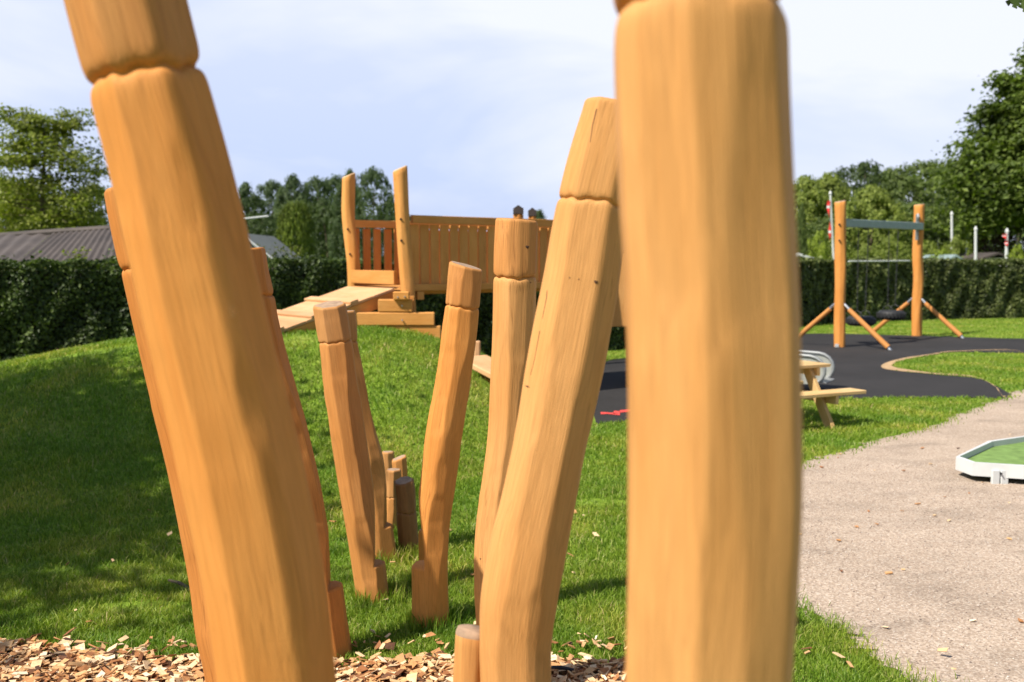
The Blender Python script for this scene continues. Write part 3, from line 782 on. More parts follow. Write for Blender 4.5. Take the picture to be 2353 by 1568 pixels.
carved_log('climbing_post', 'straight pale post with a flat top and a dark knot in its head', 'climbing post', GP,
    [(1187, 505, 98), (1185, 570, 101), (1184, 640, 101), (1182, 750, 100), (1176, 880, 98), (1170, 1000, 98), (1159, 1090, 98), (1144, 1220, 104), (1140, 1300, 104), (1146, 1420, 104), (1152, 1540, 106)],
    3.6, (-.035, 3.6), M['pale'], M['tan'], groove=638, groove_d=.010, topmat='endpale', slant=-.05, seed=42, planes=9, facet=.07, knots=[(1213, 570, .0085), (1104, 1286, .004), (1220, 650, .004)])
carved_log('climbing_post', 'bright orange crooked post with a foot step low on its left side', 'climbing post', GP,
    [(1070, 610, 78), (1064, 680, 80), (1062, 706, 80), (1056, 760, 83), (1042, 866, 83), (1021, 1002, 88), (1005, 1123, 84), (994, 1194, 84), (988, 1290, 84), (988, 1370, 84), (988, 1445, 86)],
    4.42, (-.366, 4.42), M['orange'], M['tan'], groove=706, groove_d=.008, ledge=1297, ledge_dir=math.pi - .1, inner=((1123, 962), (1194, 972), (1250, 980), (1297, 983)), topmat='end', slant=.20, slant_dir=R(155), seed=55, planes=9, facet=.09)
carved_log('climbing_post', 'dull brown left-leaning post with a foot step low on its right side', 'climbing post', GP,
    [(757, 700, 75), (764, 740, 76), (772, 784, 76), (784, 880, 80), (801, 1002, 78), (820, 1128, 75), (837, 1230, 74), (847, 1296, 74), (859, 1390, 72)],
    4.75, (-.66, 4.75), M['tan'], M['head'], groove=785, groove_d=.007, ledge=1296, ledge_dir=.1, inner=((1128, 858), (1180, 861), (1296, 861)), topmat='end', slant=.22, slant_dir=R(110), seed=61, planes=8, facet=.09)
carved_log('climbing_post', 'thin brown post standing close behind the dull brown left-leaning one, mostly hidden by it', 'climbing post', GP,
    [(784, 716, 68), (788, 760, 68), (790, 788, 68), (805, 860, 68), (827, 980, 70), (847, 1060, 72), (858, 1130, 66), (870, 1210, 66), (881, 1300, 66)],
    5.4, (-.70, 5.4), M['tan'], M['head'], groove=788, groove_d=.008, ledge=1208, ledge_dir=0, inner=((1090, 888), (1150, 887), (1208, 886)), topmat='end', seed=72, planes=8, facet=.08)
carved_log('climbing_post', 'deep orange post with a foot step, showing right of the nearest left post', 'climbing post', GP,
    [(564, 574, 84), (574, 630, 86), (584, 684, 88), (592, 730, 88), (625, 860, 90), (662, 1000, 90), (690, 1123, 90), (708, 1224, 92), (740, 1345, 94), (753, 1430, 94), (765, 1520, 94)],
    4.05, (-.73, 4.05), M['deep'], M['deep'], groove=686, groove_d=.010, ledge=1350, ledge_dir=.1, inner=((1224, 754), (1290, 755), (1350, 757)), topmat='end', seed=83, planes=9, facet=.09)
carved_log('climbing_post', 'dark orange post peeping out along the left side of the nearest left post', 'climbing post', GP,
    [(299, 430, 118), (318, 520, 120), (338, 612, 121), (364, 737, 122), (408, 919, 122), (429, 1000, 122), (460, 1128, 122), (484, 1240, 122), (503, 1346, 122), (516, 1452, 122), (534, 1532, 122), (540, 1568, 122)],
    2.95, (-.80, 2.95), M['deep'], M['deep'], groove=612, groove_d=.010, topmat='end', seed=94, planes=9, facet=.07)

# stepping stumps going up the mound
def base_of(px, Y): return (W(px, 900, Y).x, Y)
GS = 'short stepping stumps at the foot of the mound'
carved_log('stepping_stump', 'dark brown stump with a grey top and a groove, nearest of the short stumps', 'stump', GS,
    [(928, 1104, 48), (932, 1140, 48), (934, 1175, 48), (938, 1230, 47), (941, 1285, 47)], 5.5, base_of(941, 5.5), M['brown'], M['brown'], groove=1176, groove_d=.006, slant=.25, slant_dir=R(70), topmat='end', seed=101, planes=8)
carved_log('stepping_stump', 'light grooved stump left of and behind the dark brown one', 'stump', GS,
    [(904, 1079, 38), (903, 1142, 38), (900, 1200, 36), (899, 1250, 36)], 5.9, base_of(899, 5.9), M['tan'], M['head'], groove=1142, groove_d=.005, topmat='end', seed=102, planes=8)
carved_log('stepping_stump', 'brown stump with a slanted top, standing behind the two grooved ones', 'stump', GS,
    [(917, 1052, 40), (921, 1110, 38), (923, 1230, 38)], 6.3, base_of(923, 6.3), M['tan'], None, slant=.3, slant_dir=.3, topmat='end', seed=103, planes=8)
carved_log('stepping_stump', 'farthest stump, only its pale flat head shows behind the slanted one', 'stump', GS,
    [(891, 1038, 31), (892, 1100, 31), (893, 1230, 31)], 6.7, base_of(893, 6.7), M['head'], None, topmat='end', seed=104, planes=8)
carved_log('stepping_stump', 'stump almost hidden behind the foot step of the bright orange crooked post', 'stump', GS,
    [(984, 1216, 44), (985, 1270, 44), (985, 1380, 46)], 5.0, base_of(985, 5.0), M['orange'], None, topmat='end', seed=105, planes=8)

# twig on grass, charred stick on chips
rt = MB(); p = G(388, 1347, 0); rt.tube([p + Vector((0, 0, .03)), G(412, 1352) + Vector((0, 0, .028)), G(440, 1364) + Vector((0, 0, .015))], .007, 6, r1=.011)
tag(rt.build('twig', M['bark'], smooth=True), 'short dark twig lying in the grass left of the nearest left post', 'twig')
rt = MB(); rt.tube([G(1268, 1556) + Vector((0, 0, .035)), G(1290, 1560) + Vector((0, 0, .045)), G(1318, 1563) + Vector((0, 0, .04))], .012, 7, r1=.007)
tag(rt.build('stick', M['dark'], smooth=True), 'black charred stick on the wood chips between the leaning pale post and the widest post', 'stick')

# ------------------------------------------------------------------ play tower with ramp and bridge
U = Vector((.785, .62, 0)).normalized(); Vv_ = Vector((U.y, -U.x, 0))        # U along the bridge, Vv_ towards the camera side
Pn = Vector((-1.225, 11.0, 0)); Pf = Vector((-1.95, 12.0, 0))
DECK = 1.34
tw = root('play_tower', ((Pn.x + Pf.x) / 2, (Pn.y + Pf.y) / 2, hz(-1.6, 11.5)), 'wooden play tower with two tall posts and slatted bridge railing on top of the mound', 'play tower')
def roundpost(pts, r, name, mat, parent, cut=.10, seed=0, topm='endpale'):
    """hewn post from foot to a slanted sawn top"""
    r_ = np.random.default_rng(seed); pts = [Vector(p) for p in pts]; n = 36
    k = 40; arr = np.array([tuple(p) for p in pts]); s = np.concatenate([[0], np.cumsum(np.linalg.norm(np.diff(arr, axis=0), axis=1))])
    S = np.linspace(0, s[-1], k); C = np.stack([np.interp(S, s, arr[:, i]) for i in range(3)], -1)
    for _ in range(4): C[1:-1] = (C[:-2] + 2 * C[1:-1] + C[2:]) / 4
    th = np.linspace(0, 2*np.pi, n, endpoint=False); rr = np.ones((k, n)) * r
    acc = np.zeros((k, n))
    for j in range(8):
        phi = 2*np.pi*(j + r_.uniform(-.2, .2))/8 + .08*np.sin(S*4 + r_.uniform(0, 6)); dk = r*(.93 + .05*np.sin(S*5 + r_.uniform(0, 6)))
        cs = np.cos(th[None]-phi[:, None]); q = np.where(cs > .25, dk[:, None]/np.maximum(cs, .25), 1.); acc += np.exp(-300*(q - r))
    rr = np.minimum(r - np.log(acc)/300, r*1.05)
    V = np.zeros((k, n, 3)); V[..., 0] = C[:, 0:1] + rr*np.cos(th); V[..., 1] = C[:, 1:2] + rr*np.sin(th); V[..., 2] = C[:, 2:3]
    wgt = np.clip((S - (s[-1] - .25))/.25, 0, 1)[:, None]
    V[..., 2] += wgt * cut * np.cos(th - .3)[None]
    Gr = np.stack([rr*np.cos(th), rr*np.sin(th), np.broadcast_to(S[:, None], rr.shape)], -1) + r_.uniform(-9, 9, 3)*[0, 0, 1]
    idx = np.arange(k*n).reshape(k, n); Q = np.stack([idx[:-1], np.roll(idx, -1, 1)[:-1], np.roll(idx, -1, 1)[1:], idx[1:]], -1).reshape(-1, 4)
    # rounded rim then cap
    rim = V[-1]; cc = rim.mean(0); r2 = cc + (rim - cc)*.88 + [0, 0, .012]
    V2 = np.concatenate([V.reshape(-1, 3), r2, [cc + [0, 0, .014]]]); G2 = np.concatenate([Gr.reshape(-1, 3), r2, [cc]])
    i1 = k*n + np.arange(n); Q2 = np.stack([idx[-1], np.roll(idx[-1], -1), np.roll(i1, -1), i1], -1)
    T = np.stack([i1, np.roll(i1, -1), np.full(n, k*n + n)], -1)
    Qa = np.concatenate([Q, Q2]); midx = np.concatenate([np.zeros(len(Q)), np.ones(len(Q2)), np.ones(len(T))]).astype(int)
    return link(name, mesh_np(name, V2, Qa, T, smooth=True, grain=G2, mats=[mat, M[topm]], midx=midx), parent)
q = W(1086, 1458, 2.26); q2 = W(1080, 1568, 2.26)
roundpost([(q2.x - .012, 2.26, -.05), (q2.x, 2.26, q2.z), (q.x, 2.26, q.z)], .041, 'foot_step', M['pale'], lean_post, -.006, 3, 'end')
def bolt(p, dirv, parent, r=.014, mat='dark'):
    mb = MB(); p = Vector(p); dirv = Vector(dirv).normalized()
    mb.tube([p - dirv*.01, p + dirv*.012, p + dirv*.018], r, 10, r1=r*.7); mb.build('bolt', M[mat], parent, smooth=True)
# the two tall posts
z0 = .4
roundpost([(Pf.x + .06, Pf.y, z0), (Pf.x + .05, Pf.y, 1.6), (Pf.x - .01, Pf.y, 2.2), (Pf.x, Pf.y, 2.66)], .082, 'tall_post', M['tower'], tw, .034, 5)
roundpost([(Pn.x + .13, Pn.y, z0), (Pn.x + .07, Pn.y, 1.4), (Pn.x + .03, Pn.y, 2.1), (Pn.x, Pn.y, 2.65)], .080, 'tall_post', M['tower'], tw, .036, 6)
fwd = Vector((0, -1, 0))
for (x, y, Y) in ((818 + 0, 826, 1), ):
    pass
def on(px, py, Yc, r, parent):       # bolt on the camera side of a round post
    p = W(px, py, Yc - r*.93); bolt(p, (p - Vector((0, 0, EYE))) * -1, parent)
on(799, 527, 12, .078, tw); on(804, 584, 12, .078, tw); on(921, 504, 11, .076, tw); on(922, 553, 11, .076, tw)
# railings: near side (runs right behind the posts) and far side (seen through the gate)
def railing(start, length, zlo, ztop, name_mat, slat_mat, side, parent, gap=.045, sw=.105, drop=0):
    a = start; rail_h = .088
    mb = MB(); mb.box(a + Vector((0, 0, ztop - rail_h/2)), a + U*length + Vector((0, 0, ztop - rail_h/2)), .05, rail_h); mb.build('top_rail', name_mat, parent)
    mb = MB(); mb.box(a + Vector((0, 0, zlo + .03)), a + U*length + Vector((0, 0, zlo + .03)), .07, .075); mb.build('bottom_rail', name_mat, parent)
    t = .06; k = 0
    while t < length - .05:
        c = a + U*t + Vv_*side*.045
        mb = MB(); lo = zlo + .04 - random.uniform(0, .01)
        sw_ = sw * random.uniform(.92, 1.04)
        b0 = c + Vector((0, 0, lo)); b1 = c + Vector((0, 0, ztop - rail_h - .012))
        mb.box(b0, b1, sw_, .022, up=Vv_); o = mb.build('slat', slat_mat, parent)
        t += sw + gap*random.uniform(.8, 1.15); k += 1
nrail = Pn + U*.10 + Vector((.04, 0, 0))
rn = railing(nrail, 3.60, 1.325, 2.155, M['tower'], M['tower'], -1, tw, gap=.016, sw=.118)
railing(Pf + U*.02 + Vv_*.05, 3.6, 1.36, 2.14, M['tower'], M['tower_red'], -1, tw, gap=.045, sw=.105)
mb = MB(); mb.box(Pf + U*-.02 + Vv_*.10 + Vector((0, 0, 1.465)) , Pn + U*-.02 - Vv_*.08 + Vector((0, 0, 1.465)), .045, .155); mb.build('threshold_board', M['tower'], tw)
# deck floor of the bridge: cross boards on two joists
mb = MB(); t = .05
while t < 3.7:
    mb.box(Pn + U*t + Vector((0, 0, DECK - .0)), Pf + U*t + Vector((0, 0, DECK)), .11, .03); t += .12
mb.build('deck', M['tower'], tw)
for q in (.2, .8):
    mb = MB(); a = Pn.lerp(Pf, q) + Vector((0, 0, DECK - .045)); mb.box(a, a + U*3.7, .06, .05); mb.build('joist', M['tower'], tw)
for t in (.22, 3.2):
    mb = MB(); a = Pn + U*t + Vector((0, 0, DECK - .075)); mb.box(a + Vv_*.06, a - Vv_*1.2, .09, .09); mb.build('cross_beam', M['tower'], tw)
for q in (Pn + U*3.60, Pf + U*3.45):
    roundpost([(q.x, q.y, -.05), (q.x, q.y, .7), (q.x, q.y, 1.31)], .075, 'support_post', M['tower'], tw, .0, 8)
# end panel of the bridge seen between the leaning and the widest post
a = W(1398, 700, 13.0); mb = MB(); mb.box(Vector((a.x + .10, 12.95, .80)), Vector((a.x + .10, 12.95, 1.75)), .36, .10, up=(0, 1, 0), c=.02); mb.build('end_panel', M['pale'], tw)
# far tower posts with dark caps
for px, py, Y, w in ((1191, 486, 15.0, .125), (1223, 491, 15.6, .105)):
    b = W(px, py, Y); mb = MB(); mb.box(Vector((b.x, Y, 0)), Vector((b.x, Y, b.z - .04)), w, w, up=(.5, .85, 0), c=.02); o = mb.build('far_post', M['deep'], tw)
    mb = MB(); q = w * .62; zz = b.z - .04
    mb.prism([Vector((b.x - q, Y - q, zz)), Vector((b.x + q, Y - q, zz)), Vector((b.x + q, Y - q, zz + .08)), Vector((b.x, Y - q, zz + .13)), Vector((b.x - q, Y - q, zz + .08))], (0, 2*q, 0))
    mb.build('post_cap', M['capdark'], o)
# ramp
rc_n = Vector((-1.30, 10.98, DECK)); rc_f = Vector((-1.94, 11.80, DECK)); Wr = (rc_n - rc_f).length; wdir = (rc_n - rc_f).normalized()
down = (-U * 1.0 + Vector((0, 0, -.30))).normalized(); RL = 2.35
ra = root('ramp', (-2.6, 10.7, hz(-2.6, 10.7)), 'pale wooden plank ramp rising from the grass mound to the play tower', 'ramp')
for q, nm in ((.02, 0), (.98, 1)):
    mb = MB(); a = rc_f.lerp(rc_n, q) + Vector((0, 0, -.085)); mb.box(a, a + down*RL, .05, .125); mb.build('side_beam', M['tower'], ra)
upn = down.cross(wdir).normalized()
if upn.z < 0: upn = -upn
t = .0; k = 0
while t < RL - .05:
    mb = MB(); a = rc_f + down*(t + .14) + upn*.0; b = rc_n + down*(t + .14) + wdir*.015
    mb.box(a, b, .275, .026, up=upn); mb.build('plank', M['ramp'], ra); t += .28; k += 1
for t in (.52, 1.0, 1.42, 1.85, 2.2):
    mb = MB(); mb.box(rc_f + down*t + upn*.028 - wdir*.04, rc_n + down*t + upn*.028 + wdir*.02, .10, .026, up=upn); mb.build('cleat', M['ramp'], ra)
# stepped timber retaining wall under the tower
rw = root('retaining_wall', (-1.2, 10.75, hz(-1.2, 10.75)), 'stepped retaining wall of stacked orange timbers under the ramp and tower', 'retaining wall')
Yr = 10.72
def zt(py): return W(CX, py, Yr).z
def xt(px): return W(px, 700, Yr).x
for (x0, x1, ya, yb, dY) in ((906, 942, 670, 689, -.05), (870, 948, 688, 717, 0), (806, 998, 718, 748, -.012), (760, 1012, 749, 780, 0), (670, 1014, 781, 812, -.01), (670, 1010, 813, 850, -.004)):
    mb = MB(); zc = (zt(ya) + zt(yb)) / 2; h = zt(ya) - zt(yb) - .0
    mb.box(Vector((xt(x0), Yr + dY + (0), zc)), Vector((xt(x1), Yr + dY + .25*(x1 - 940)/100*.2, zc)), .10, h, c=.010); o = mb.build('timber', M['tower'], rw)
    for bx in ((x0 + 8, x0 + 24) if x0 > 900 else (924,)):
        bolt(W(bx, (ya + yb)/2 + random.uniform(-4, 4), Yr + dY - .05), (0, -1, 0), o, .010, 'steel')
for px in (940, ):
    mb = MB(); mb.box(Vector((xt(px) , Yr + .10, .4)), Vector((xt(px), Yr + .10, 1.27)), .10, .09, up=(0, 1, 0)); mb.build('upright', M['tower'], rw)
# low board beside the mound
kb = root('timber_edging', (-.3, 9.9, hz(-.3, 9.9)), 'low timber edging with an end post, behind the bright orange crooked post', 'edging')
mb = MB(); a = W(1085, 824, 10.2); b = W(1180, 872, 9.5); mb.box(a, b, .34, .06, c=.01); mb.build('board', M['ramp'], kb)
mb = MB(); a = W(1097, 850, 10.35); mb.box(Vector((a.x, 10.35, .3)), Vector((a.x, 10.35, W(1097, 784, 10.35).z)), .065, .09, up=(0, 1, 0), c=.014); mb.build('end_post', M['ramp'], kb)
mb = MB(); a = W(1040, 812, 10.25); b = W(1180, 905, 9.5); mb.box(a - Vector((0, 0, .26)), b - Vector((0, 0, .26)), .06, .46, c=.01); mb.build('side_timber', M['tower'], kb)

# ------------------------------------------------------------------ stainless slide behind the picnic table
sl = root('slide', (3.0, 12.6, 0), 'stainless steel slide with a rounded open end, showing behind the picnic table', 'slide')
e = Vector((4.02, 12.55, 0)); sd = Vector((.86, -.5, 0)).normalized(); sn = Vector((-sd.y, sd.x, 0))
def slide_profile(side):
    top = []; 
    # side wall outline in (along, z): from tower down, flat run out, round nose
    upper = [(-2.9, 1.72), (-2.2, 1.25), (-1.5, .85), (-.9, .58), (-.45, .47), (-.2, .46)]
    nose = [(-.2 + .20*math.sin(t), .28 + .18*math.cos(t)) for t in np.linspace(0.1, math.pi - .3, 9)]
    lower = [(-.3, .10), (-.55, .12), (-.95, .26), (-1.5, .52), (-2.2, .92), (-2.9, 1.38)]
    return [e + sn*side + sd*a + Vector((0, 0, z)) for a, z in upper + nose + lower]
for s_ in (-.24, .24):
    pr = slide_profile(s_); mb = MB(); mb.prism(pr, sn*.012); w_ = mb.build('side_wall', M['slidegrey'], sl)
    mb = MB(); mb.tube(pr[:15], .022, 10); mb.build('rim', M['stainless'], w_, smooth=True)
mb = MB(); lo = [( -2.9, 1.44), (-2.2, .98), (-1.5, .58), (-.95, .32), (-.55, .18), (-.2, .17), (.02, .13)]
for (a0, z0_), (a1, z1_) in zip(lo[:-1], lo[1:]):
    mb.box(e + sd*a0 + Vector((0, 0, z0_)), e + sd*a1 + Vector((0, 0, z1_)), .47, .012)
mb.build('chute', M['stainless'], sl)
mb = MB(); mb.tube([e - sd*.5 + Vector((0, 0, 0)), e - sd*.5 + Vector((0, 0, .16))], .03, 8); mb.build('leg', M['steel'], sl)
mb = MB(); mb.tube([e - sd*2.7 + Vector((0, 0, 0)), e - sd*2.7 + Vector((0, 0, 1.3))], .03, 8); mb.build('leg', M['steel'], sl)
# red arrow sprayed on the rubber
mb = MB(); z_ = .013
def arrow_poly(pl): 
    vs = [G(x, y, z_) for x, y in pl]; mb.add(vs, [tuple(range(len(vs)))])
arrow_poly([(1380, 947), (1381, 952), (1396, 951), (1396, 948)]); arrow_poly([(1396, 948), (1396, 951), (1412, 953), (1424, 954), (1425, 951), (1411, 949)])
arrow_poly([(1408, 949.5), (1412, 944), (1425, 946), (1424, 950.5), (1411, 951)]); arrow_poly([(1424, 943), (1424, 948), (1446, 946), (1470, 944), (1470, 939), (1445, 941)])
red = plain('red_spray_paint', (.66, .06, .05), .8, var=.25, scale=40)
tag(mb.build('spray_mark', red), 'red sprayed mark on the black rubber surface between two posts', 'marking')

# ------------------------------------------------------------------ picnic table
TD = Vector((.89, .456, 0)).normalized(); TN = Vector((.456, -.89, 0)).normalized()      # TD long way, TN towards camera
tip = Vector((3.50, 10.0, 0)); tcent = tip - TN*.42 - TD*.95
pt = root('picnic_table', tuple(tcent), 'child-size pale wooden picnic table with attached benches, on the grass behind the widest post', 'picnic table')
for i in range(3):
    mb = MB(); c_ = tcent + TN*(-.20 + .20*i); mb.box(c_ - TD*.72 + Vector((0, 0, .60)), c_ + TD*.70 + Vector((0, 0, .60)), .185, .032); mb.build('tabletop_board', M['bench'], pt)
for s_ in (-1, 1):
    for q in (.0,):
        mb = MB(); c_ = tcent + TN*s_*.44; mb.box(c_ - TD*.93 + Vector((0, 0, .345)), c_ + TD*.93 + Vector((0, 0, .345)), .22, .034); mb.build('bench', M['bench'], pt)
for e_ in (-.50, .50):
    c_ = tcent + TD*e_
    for s_ in (-1, 1):
        mb = MB(); mb.box(c_ + TN*s_*.16 + Vector((0, 0, .585)), c_ + TN*s_*.52 + Vector((0, 0, -.02)), .045, .10, up=TN); mb.build('leg', M['bench'], pt)
    mb = MB(); k = c_ + TD*.05*(1 if e_ > 0 else -1); mb.box(k - TN*.54 + Vector((0, 0, .285)), k + TN*.54 + Vector((0, 0, .285)), .04, .085); mb.build('bench_support', M['bench'], pt)
    mb = MB(); mb.box(k - TN*.28 + Vector((0, 0, .54)), k + TN*.28 + Vector((0, 0, .54)), .04, .08); mb.build('top_support', M['bench'], pt)

# ------------------------------------------------------------------ minigolf tray
zr = .15
rim = [G(2196.5, 1049.6, zr), G(2271.6, 1013, zr), G(2353, 1002, zr), G(2500, 985, zr), G(2620, 1010, zr), G(2640, 1062, zr), G(2520, 1076, zr), G(2353, 1070.5, zr), G(2235, 1063, zr)]
mg = root('minigolf_tray', tuple(Vector((sum(p.x for p in rim)/9, sum(p.y for p in rim)/9, 0))), 'white angular tray with green felt, standing on the gravel at the right edge', 'minigolf lane')
cen = sum(rim, Vector()) / len(rim)
nrm_ = len(rim)
mb = MB(); mo = rim; mi = [p + (cen - p).normalized()*.035 for p in rim]
vs = [p for p in mo] + [p for p in mi] + [p - Vector((0, 0, .10)) for p in mo] + [p - Vector((0, 0, .05)) for p in mi]
fs = []
for i in range(nrm_):
    j = (i+1) % nrm_
    fs += [(i, j, nrm_ + j, nrm_ + i), (i, j, 2*nrm_ + j, 2*nrm_ + i), (nrm_ + i, nrm_ + j, 3*nrm_ + j, 3*nrm_ + i)]
mb.add(vs, fs); fr = mb.build('border', M['white'], mg)
mb = MB(); mb.add([p - Vector((0, 0, .046)) for p in mi] + [p - Vector((0, 0, .096)) for p in mi], [tuple(range(nrm_)), tuple(range(nrm_, 2*nrm_))]); mb.build('felt', M['felt'], mg)
for px in (2294.5, 2460, 2590):
    for s_ in (-1, 1):
        a = G(px + s_*10, 1112, 0); mb = MB(); mb.box(a + Vector((0, -.012, 0)), a + Vector((0, -.012, .105)), .055, .03, up=(0, 1, 0)); b_ = mb.build('bracket', M['white'], mg)
bolt(G(2294, 1112, 0) + Vector((0, -.03, .085)), (0, -1, 0), fr, .008, 'dark')

# ------------------------------------------------------------------ swing set
A = Vector((6.27, 19.05, 0)); B = Vector((8.90, 21.9, 0)); bd = (B - A).normalized(); bn = Vector((bd.y, -bd.x, 0))
sw = root('swing_set', tuple((A + B)/2), 'swing frame of two orange posts and a grey beam on the black rubber', 'swing set')
pa = roundpost([(A.x + .02, A.y, -.02), (A.x + .0, A.y, .9), (A.x + .0, A.y, 1.4), (A.x - .04, A.y, 2.77)], .108, 'post', M['orange'], sw, .02, 15, 'end')
pb = roundpost([(B.x + .02, B.y, -.02), (B.x + .01, B.y, .8), (B.x + .02, B.y, 1.25), (B.x - .02, B.y, 1.8), (B.x - .01, B.y, 2.87)], .112, 'post', M['orange'], sw, .01, 16, 'end')
mb = MB(); mb.box(A + bd*.08 + Vector((0, 0, 2.37)), B - bd*.02 - bn*-.06 + Vector((0, 0, 2.40)), .10, .155, c=.01); bm_ = mb.build('beam', M['beam'], sw)
mb = MB(); p = B + Vector((-.10, -.14, 0)); mb.box(p + Vector((0, 0, 2.10)), p + Vector((0, 0, 2.66)), .07, .02, up=(0, 1, 0)); mb.tube([p + Vector((0, -.02, 2.55)), p + Vector((0, -.05, 2.6)), p + Vector((0, -.02, 2.66))], .03, 8); mb.build('beam_bracket', M['stainless'], sw)
for P0, zt_ in ((A, .80), (B, .80)):
    for s_ in (-1, 1):
        a = P0 + bn*s_*.16 + Vector((0, 0, zt_ - .05)); b = P0 + bn*s_*1.02; a1 = a.lerp(b, .03); b1 = a.lerp(b, .93)
        mb = MB(); mb.tube([a1, a1.lerp(b1, .5), b1], .045, 12, r1=.053); br = mb.build('brace', M['tan'], sw, smooth=True)
        mb = MB(); mb.tube([P0 + bn*s_*.09 + Vector((0, 0, zt_ + .03)), a + Vector((0, 0, .02)), a1.lerp(b1, .02)], .026, 8); mb.build('bracket', M['steel'], br, smooth=True)
        mb = MB(); mb.tube([b1.lerp(b, -.1), b + Vector((0, 0, -.02))], .032, 8); mb.build('foot_tube', M['steel'], br, smooth=True)
for px in (1925,):
    bolt(W(1929, 516, A.y - .11), (0, -1, 0), pa, .02); bolt(W(1929, 553, A.y - .11), (0, -1, 0), pa, .02)
mb = MB(); q = W(1918, 797, A.y - .115); mb.box(Vector((A.x - .07, A.y - .115, .01)), Vector((A.x - .07, A.y - .115, .07)), .07, .01, up=(0, 1, 0)); mb.build('plate', M['white'], pa)
def chain(a, b, parent):
    mb = MB(); a = Vector(a); b = Vector(b); n = int((a - b).length / .05); d_ = (b - a)
    t = d_.normalized(); x_ = t.orthogonal().normalized(); y_ = t.cross(x_)
    for i in range(n):
        c_ = a + d_*((i + .5)/n); w_ = x_ if i % 2 else y_
        mb.tube([c_ + t*.032*math.cos(q_) + w_*.013*math.sin(q_) for q_ in np.linspace(0, 2*math.pi, 7)[:-1]], .005, 4, closed=True)
    return mb.build('chain', M['chain'], parent)
for idx_, (px, lab) in enumerate(((1984.5, 'left tyre swing seat hanging on chains nearer the front orange post'), (2054, 'right tyre swing seat hanging on chains nearer the rear orange post'))):
    # where the beam line meets this sight line
    r_ = ray(px, 520); k = r_.x / r_.y; t_ = (k*A.y - A.x) / (bd.x - k*bd.y); c_ = A + bd*t_; zc = .46 if idx_ == 0 else .52
    sc_ = root('tyre_swing', (c_.x, c_.y, zc), lab, 'swing seat', 'tyre seats of the double swing')
    mb = MB(); mb.tube([Vector((c_.x + .19*math.cos(q_), c_.y + .19*math.sin(q_), zc)) for q_ in np.linspace(0, 2*math.pi, 29)[:-1]], .098, 14, closed=True); ty = mb.build('tyre', M['rubber_tyre'], sc_, smooth=True)
    mb = MB()
    for q_ in np.linspace(0, 2*math.pi, 25)[:-1]:
        e0 = Vector((math.cos(q_), math.sin(q_), 0)); mb.box(c_ + e0*.285 + Vector((0, 0, zc - .05)), c_ + e0*.285 + Vector((0, 0, zc + .05)), .035, .015, up=e0)
    mb.build('tread', M['rubber_tyre'], ty)
    for s_ in (-1, 1):
        base_ = c_ + bd*s_*.19 + Vector((0, 0, zc))
        mb = MB(); pts = [base_ + bn*.12 + Vector((0, 0, .07)), base_ + bn*.08 + Vector((0, 0, .17)), base_ + Vector((0, 0, .21)), base_ - bn*.08 + Vector((0, 0, .17)), base_ - bn*.12 + Vector((0, 0, .07))]
        mb.tube(pts, .008, 6); mb.build('hanger', M['chain'], sc_)
        chain(c_ + bd*s_*.24 + Vector((0, 0, 2.30)), base_ + Vector((0, 0, .21)), sc_)

# ------------------------------------------------------------------ foliage
def leaf_mesh(C, Nn, size, asp=.6, mat=None, name='crown', jitter=.35):
    """one rhombic leaf (two triangles, folded on its rib) at each centre C with normal Nn"""
    n = len(C); Nn = Nn + rng.normal(0, jitter, (n, 3)); Nn /= np.linalg.norm(Nn, axis=1)[:, None] + 1e-9
    a = rng.normal(0, 1, (n, 3)); a -= Nn*(a*Nn).sum(1)[:, None]; a /= np.linalg.norm(a, axis=1)[:, None] + 1e-9
    b = np.cross(Nn, a); s = (size*rng.uniform(.6, 1.3, n))[:, None]
    p0 = C - a*s*.5; p1 = C + b*s*asp*.5 + Nn*s*.10; p2 = C + a*s*.5; p3 = C - b*s*asp*.5 + Nn*s*.10
    V = np.stack([p0, p1, p2, p3], 1).reshape(-1, 3); k = np.arange(n)[:, None]*4
    return mesh_np(name, V, T=np.concatenate([k + [0, 2, 1], k + [0, 3, 2]], 1).reshape(-1, 3), mat=mat)

def trunk_mesh(h, r, limbs, name='trunk', spread=.35, top=.95, seed=0, lean=0):
    rs = random.Random(seed); mb = MB()
    pts = [Vector((lean*t*h + .02*h*math.sin(5*t + seed), .02*h*math.sin(4*t + 2*seed), h*top*t)) for t in np.linspace(0, 1, 9)]
    mb.tube(pts, r, 8, r1=r*.12)
    for i in range(limbs):
        t = rs.uniform(.22, .9); p = pts[int(t*8)]; a = rs.uniform(0, 6.28); ln = h*spread*(1.1 - t)*rs.uniform(.7, 1.1)
        e1 = p + Vector((math.cos(a)*ln*.5, math.sin(a)*ln*.5, ln*.30)); e2 = p + Vector((math.cos(a)*ln, math.sin(a)*ln, ln*.75))
        mb.tube([p, e1, e2], r*(1 - t)*.55, 6, r1=r*.05)
    return mb

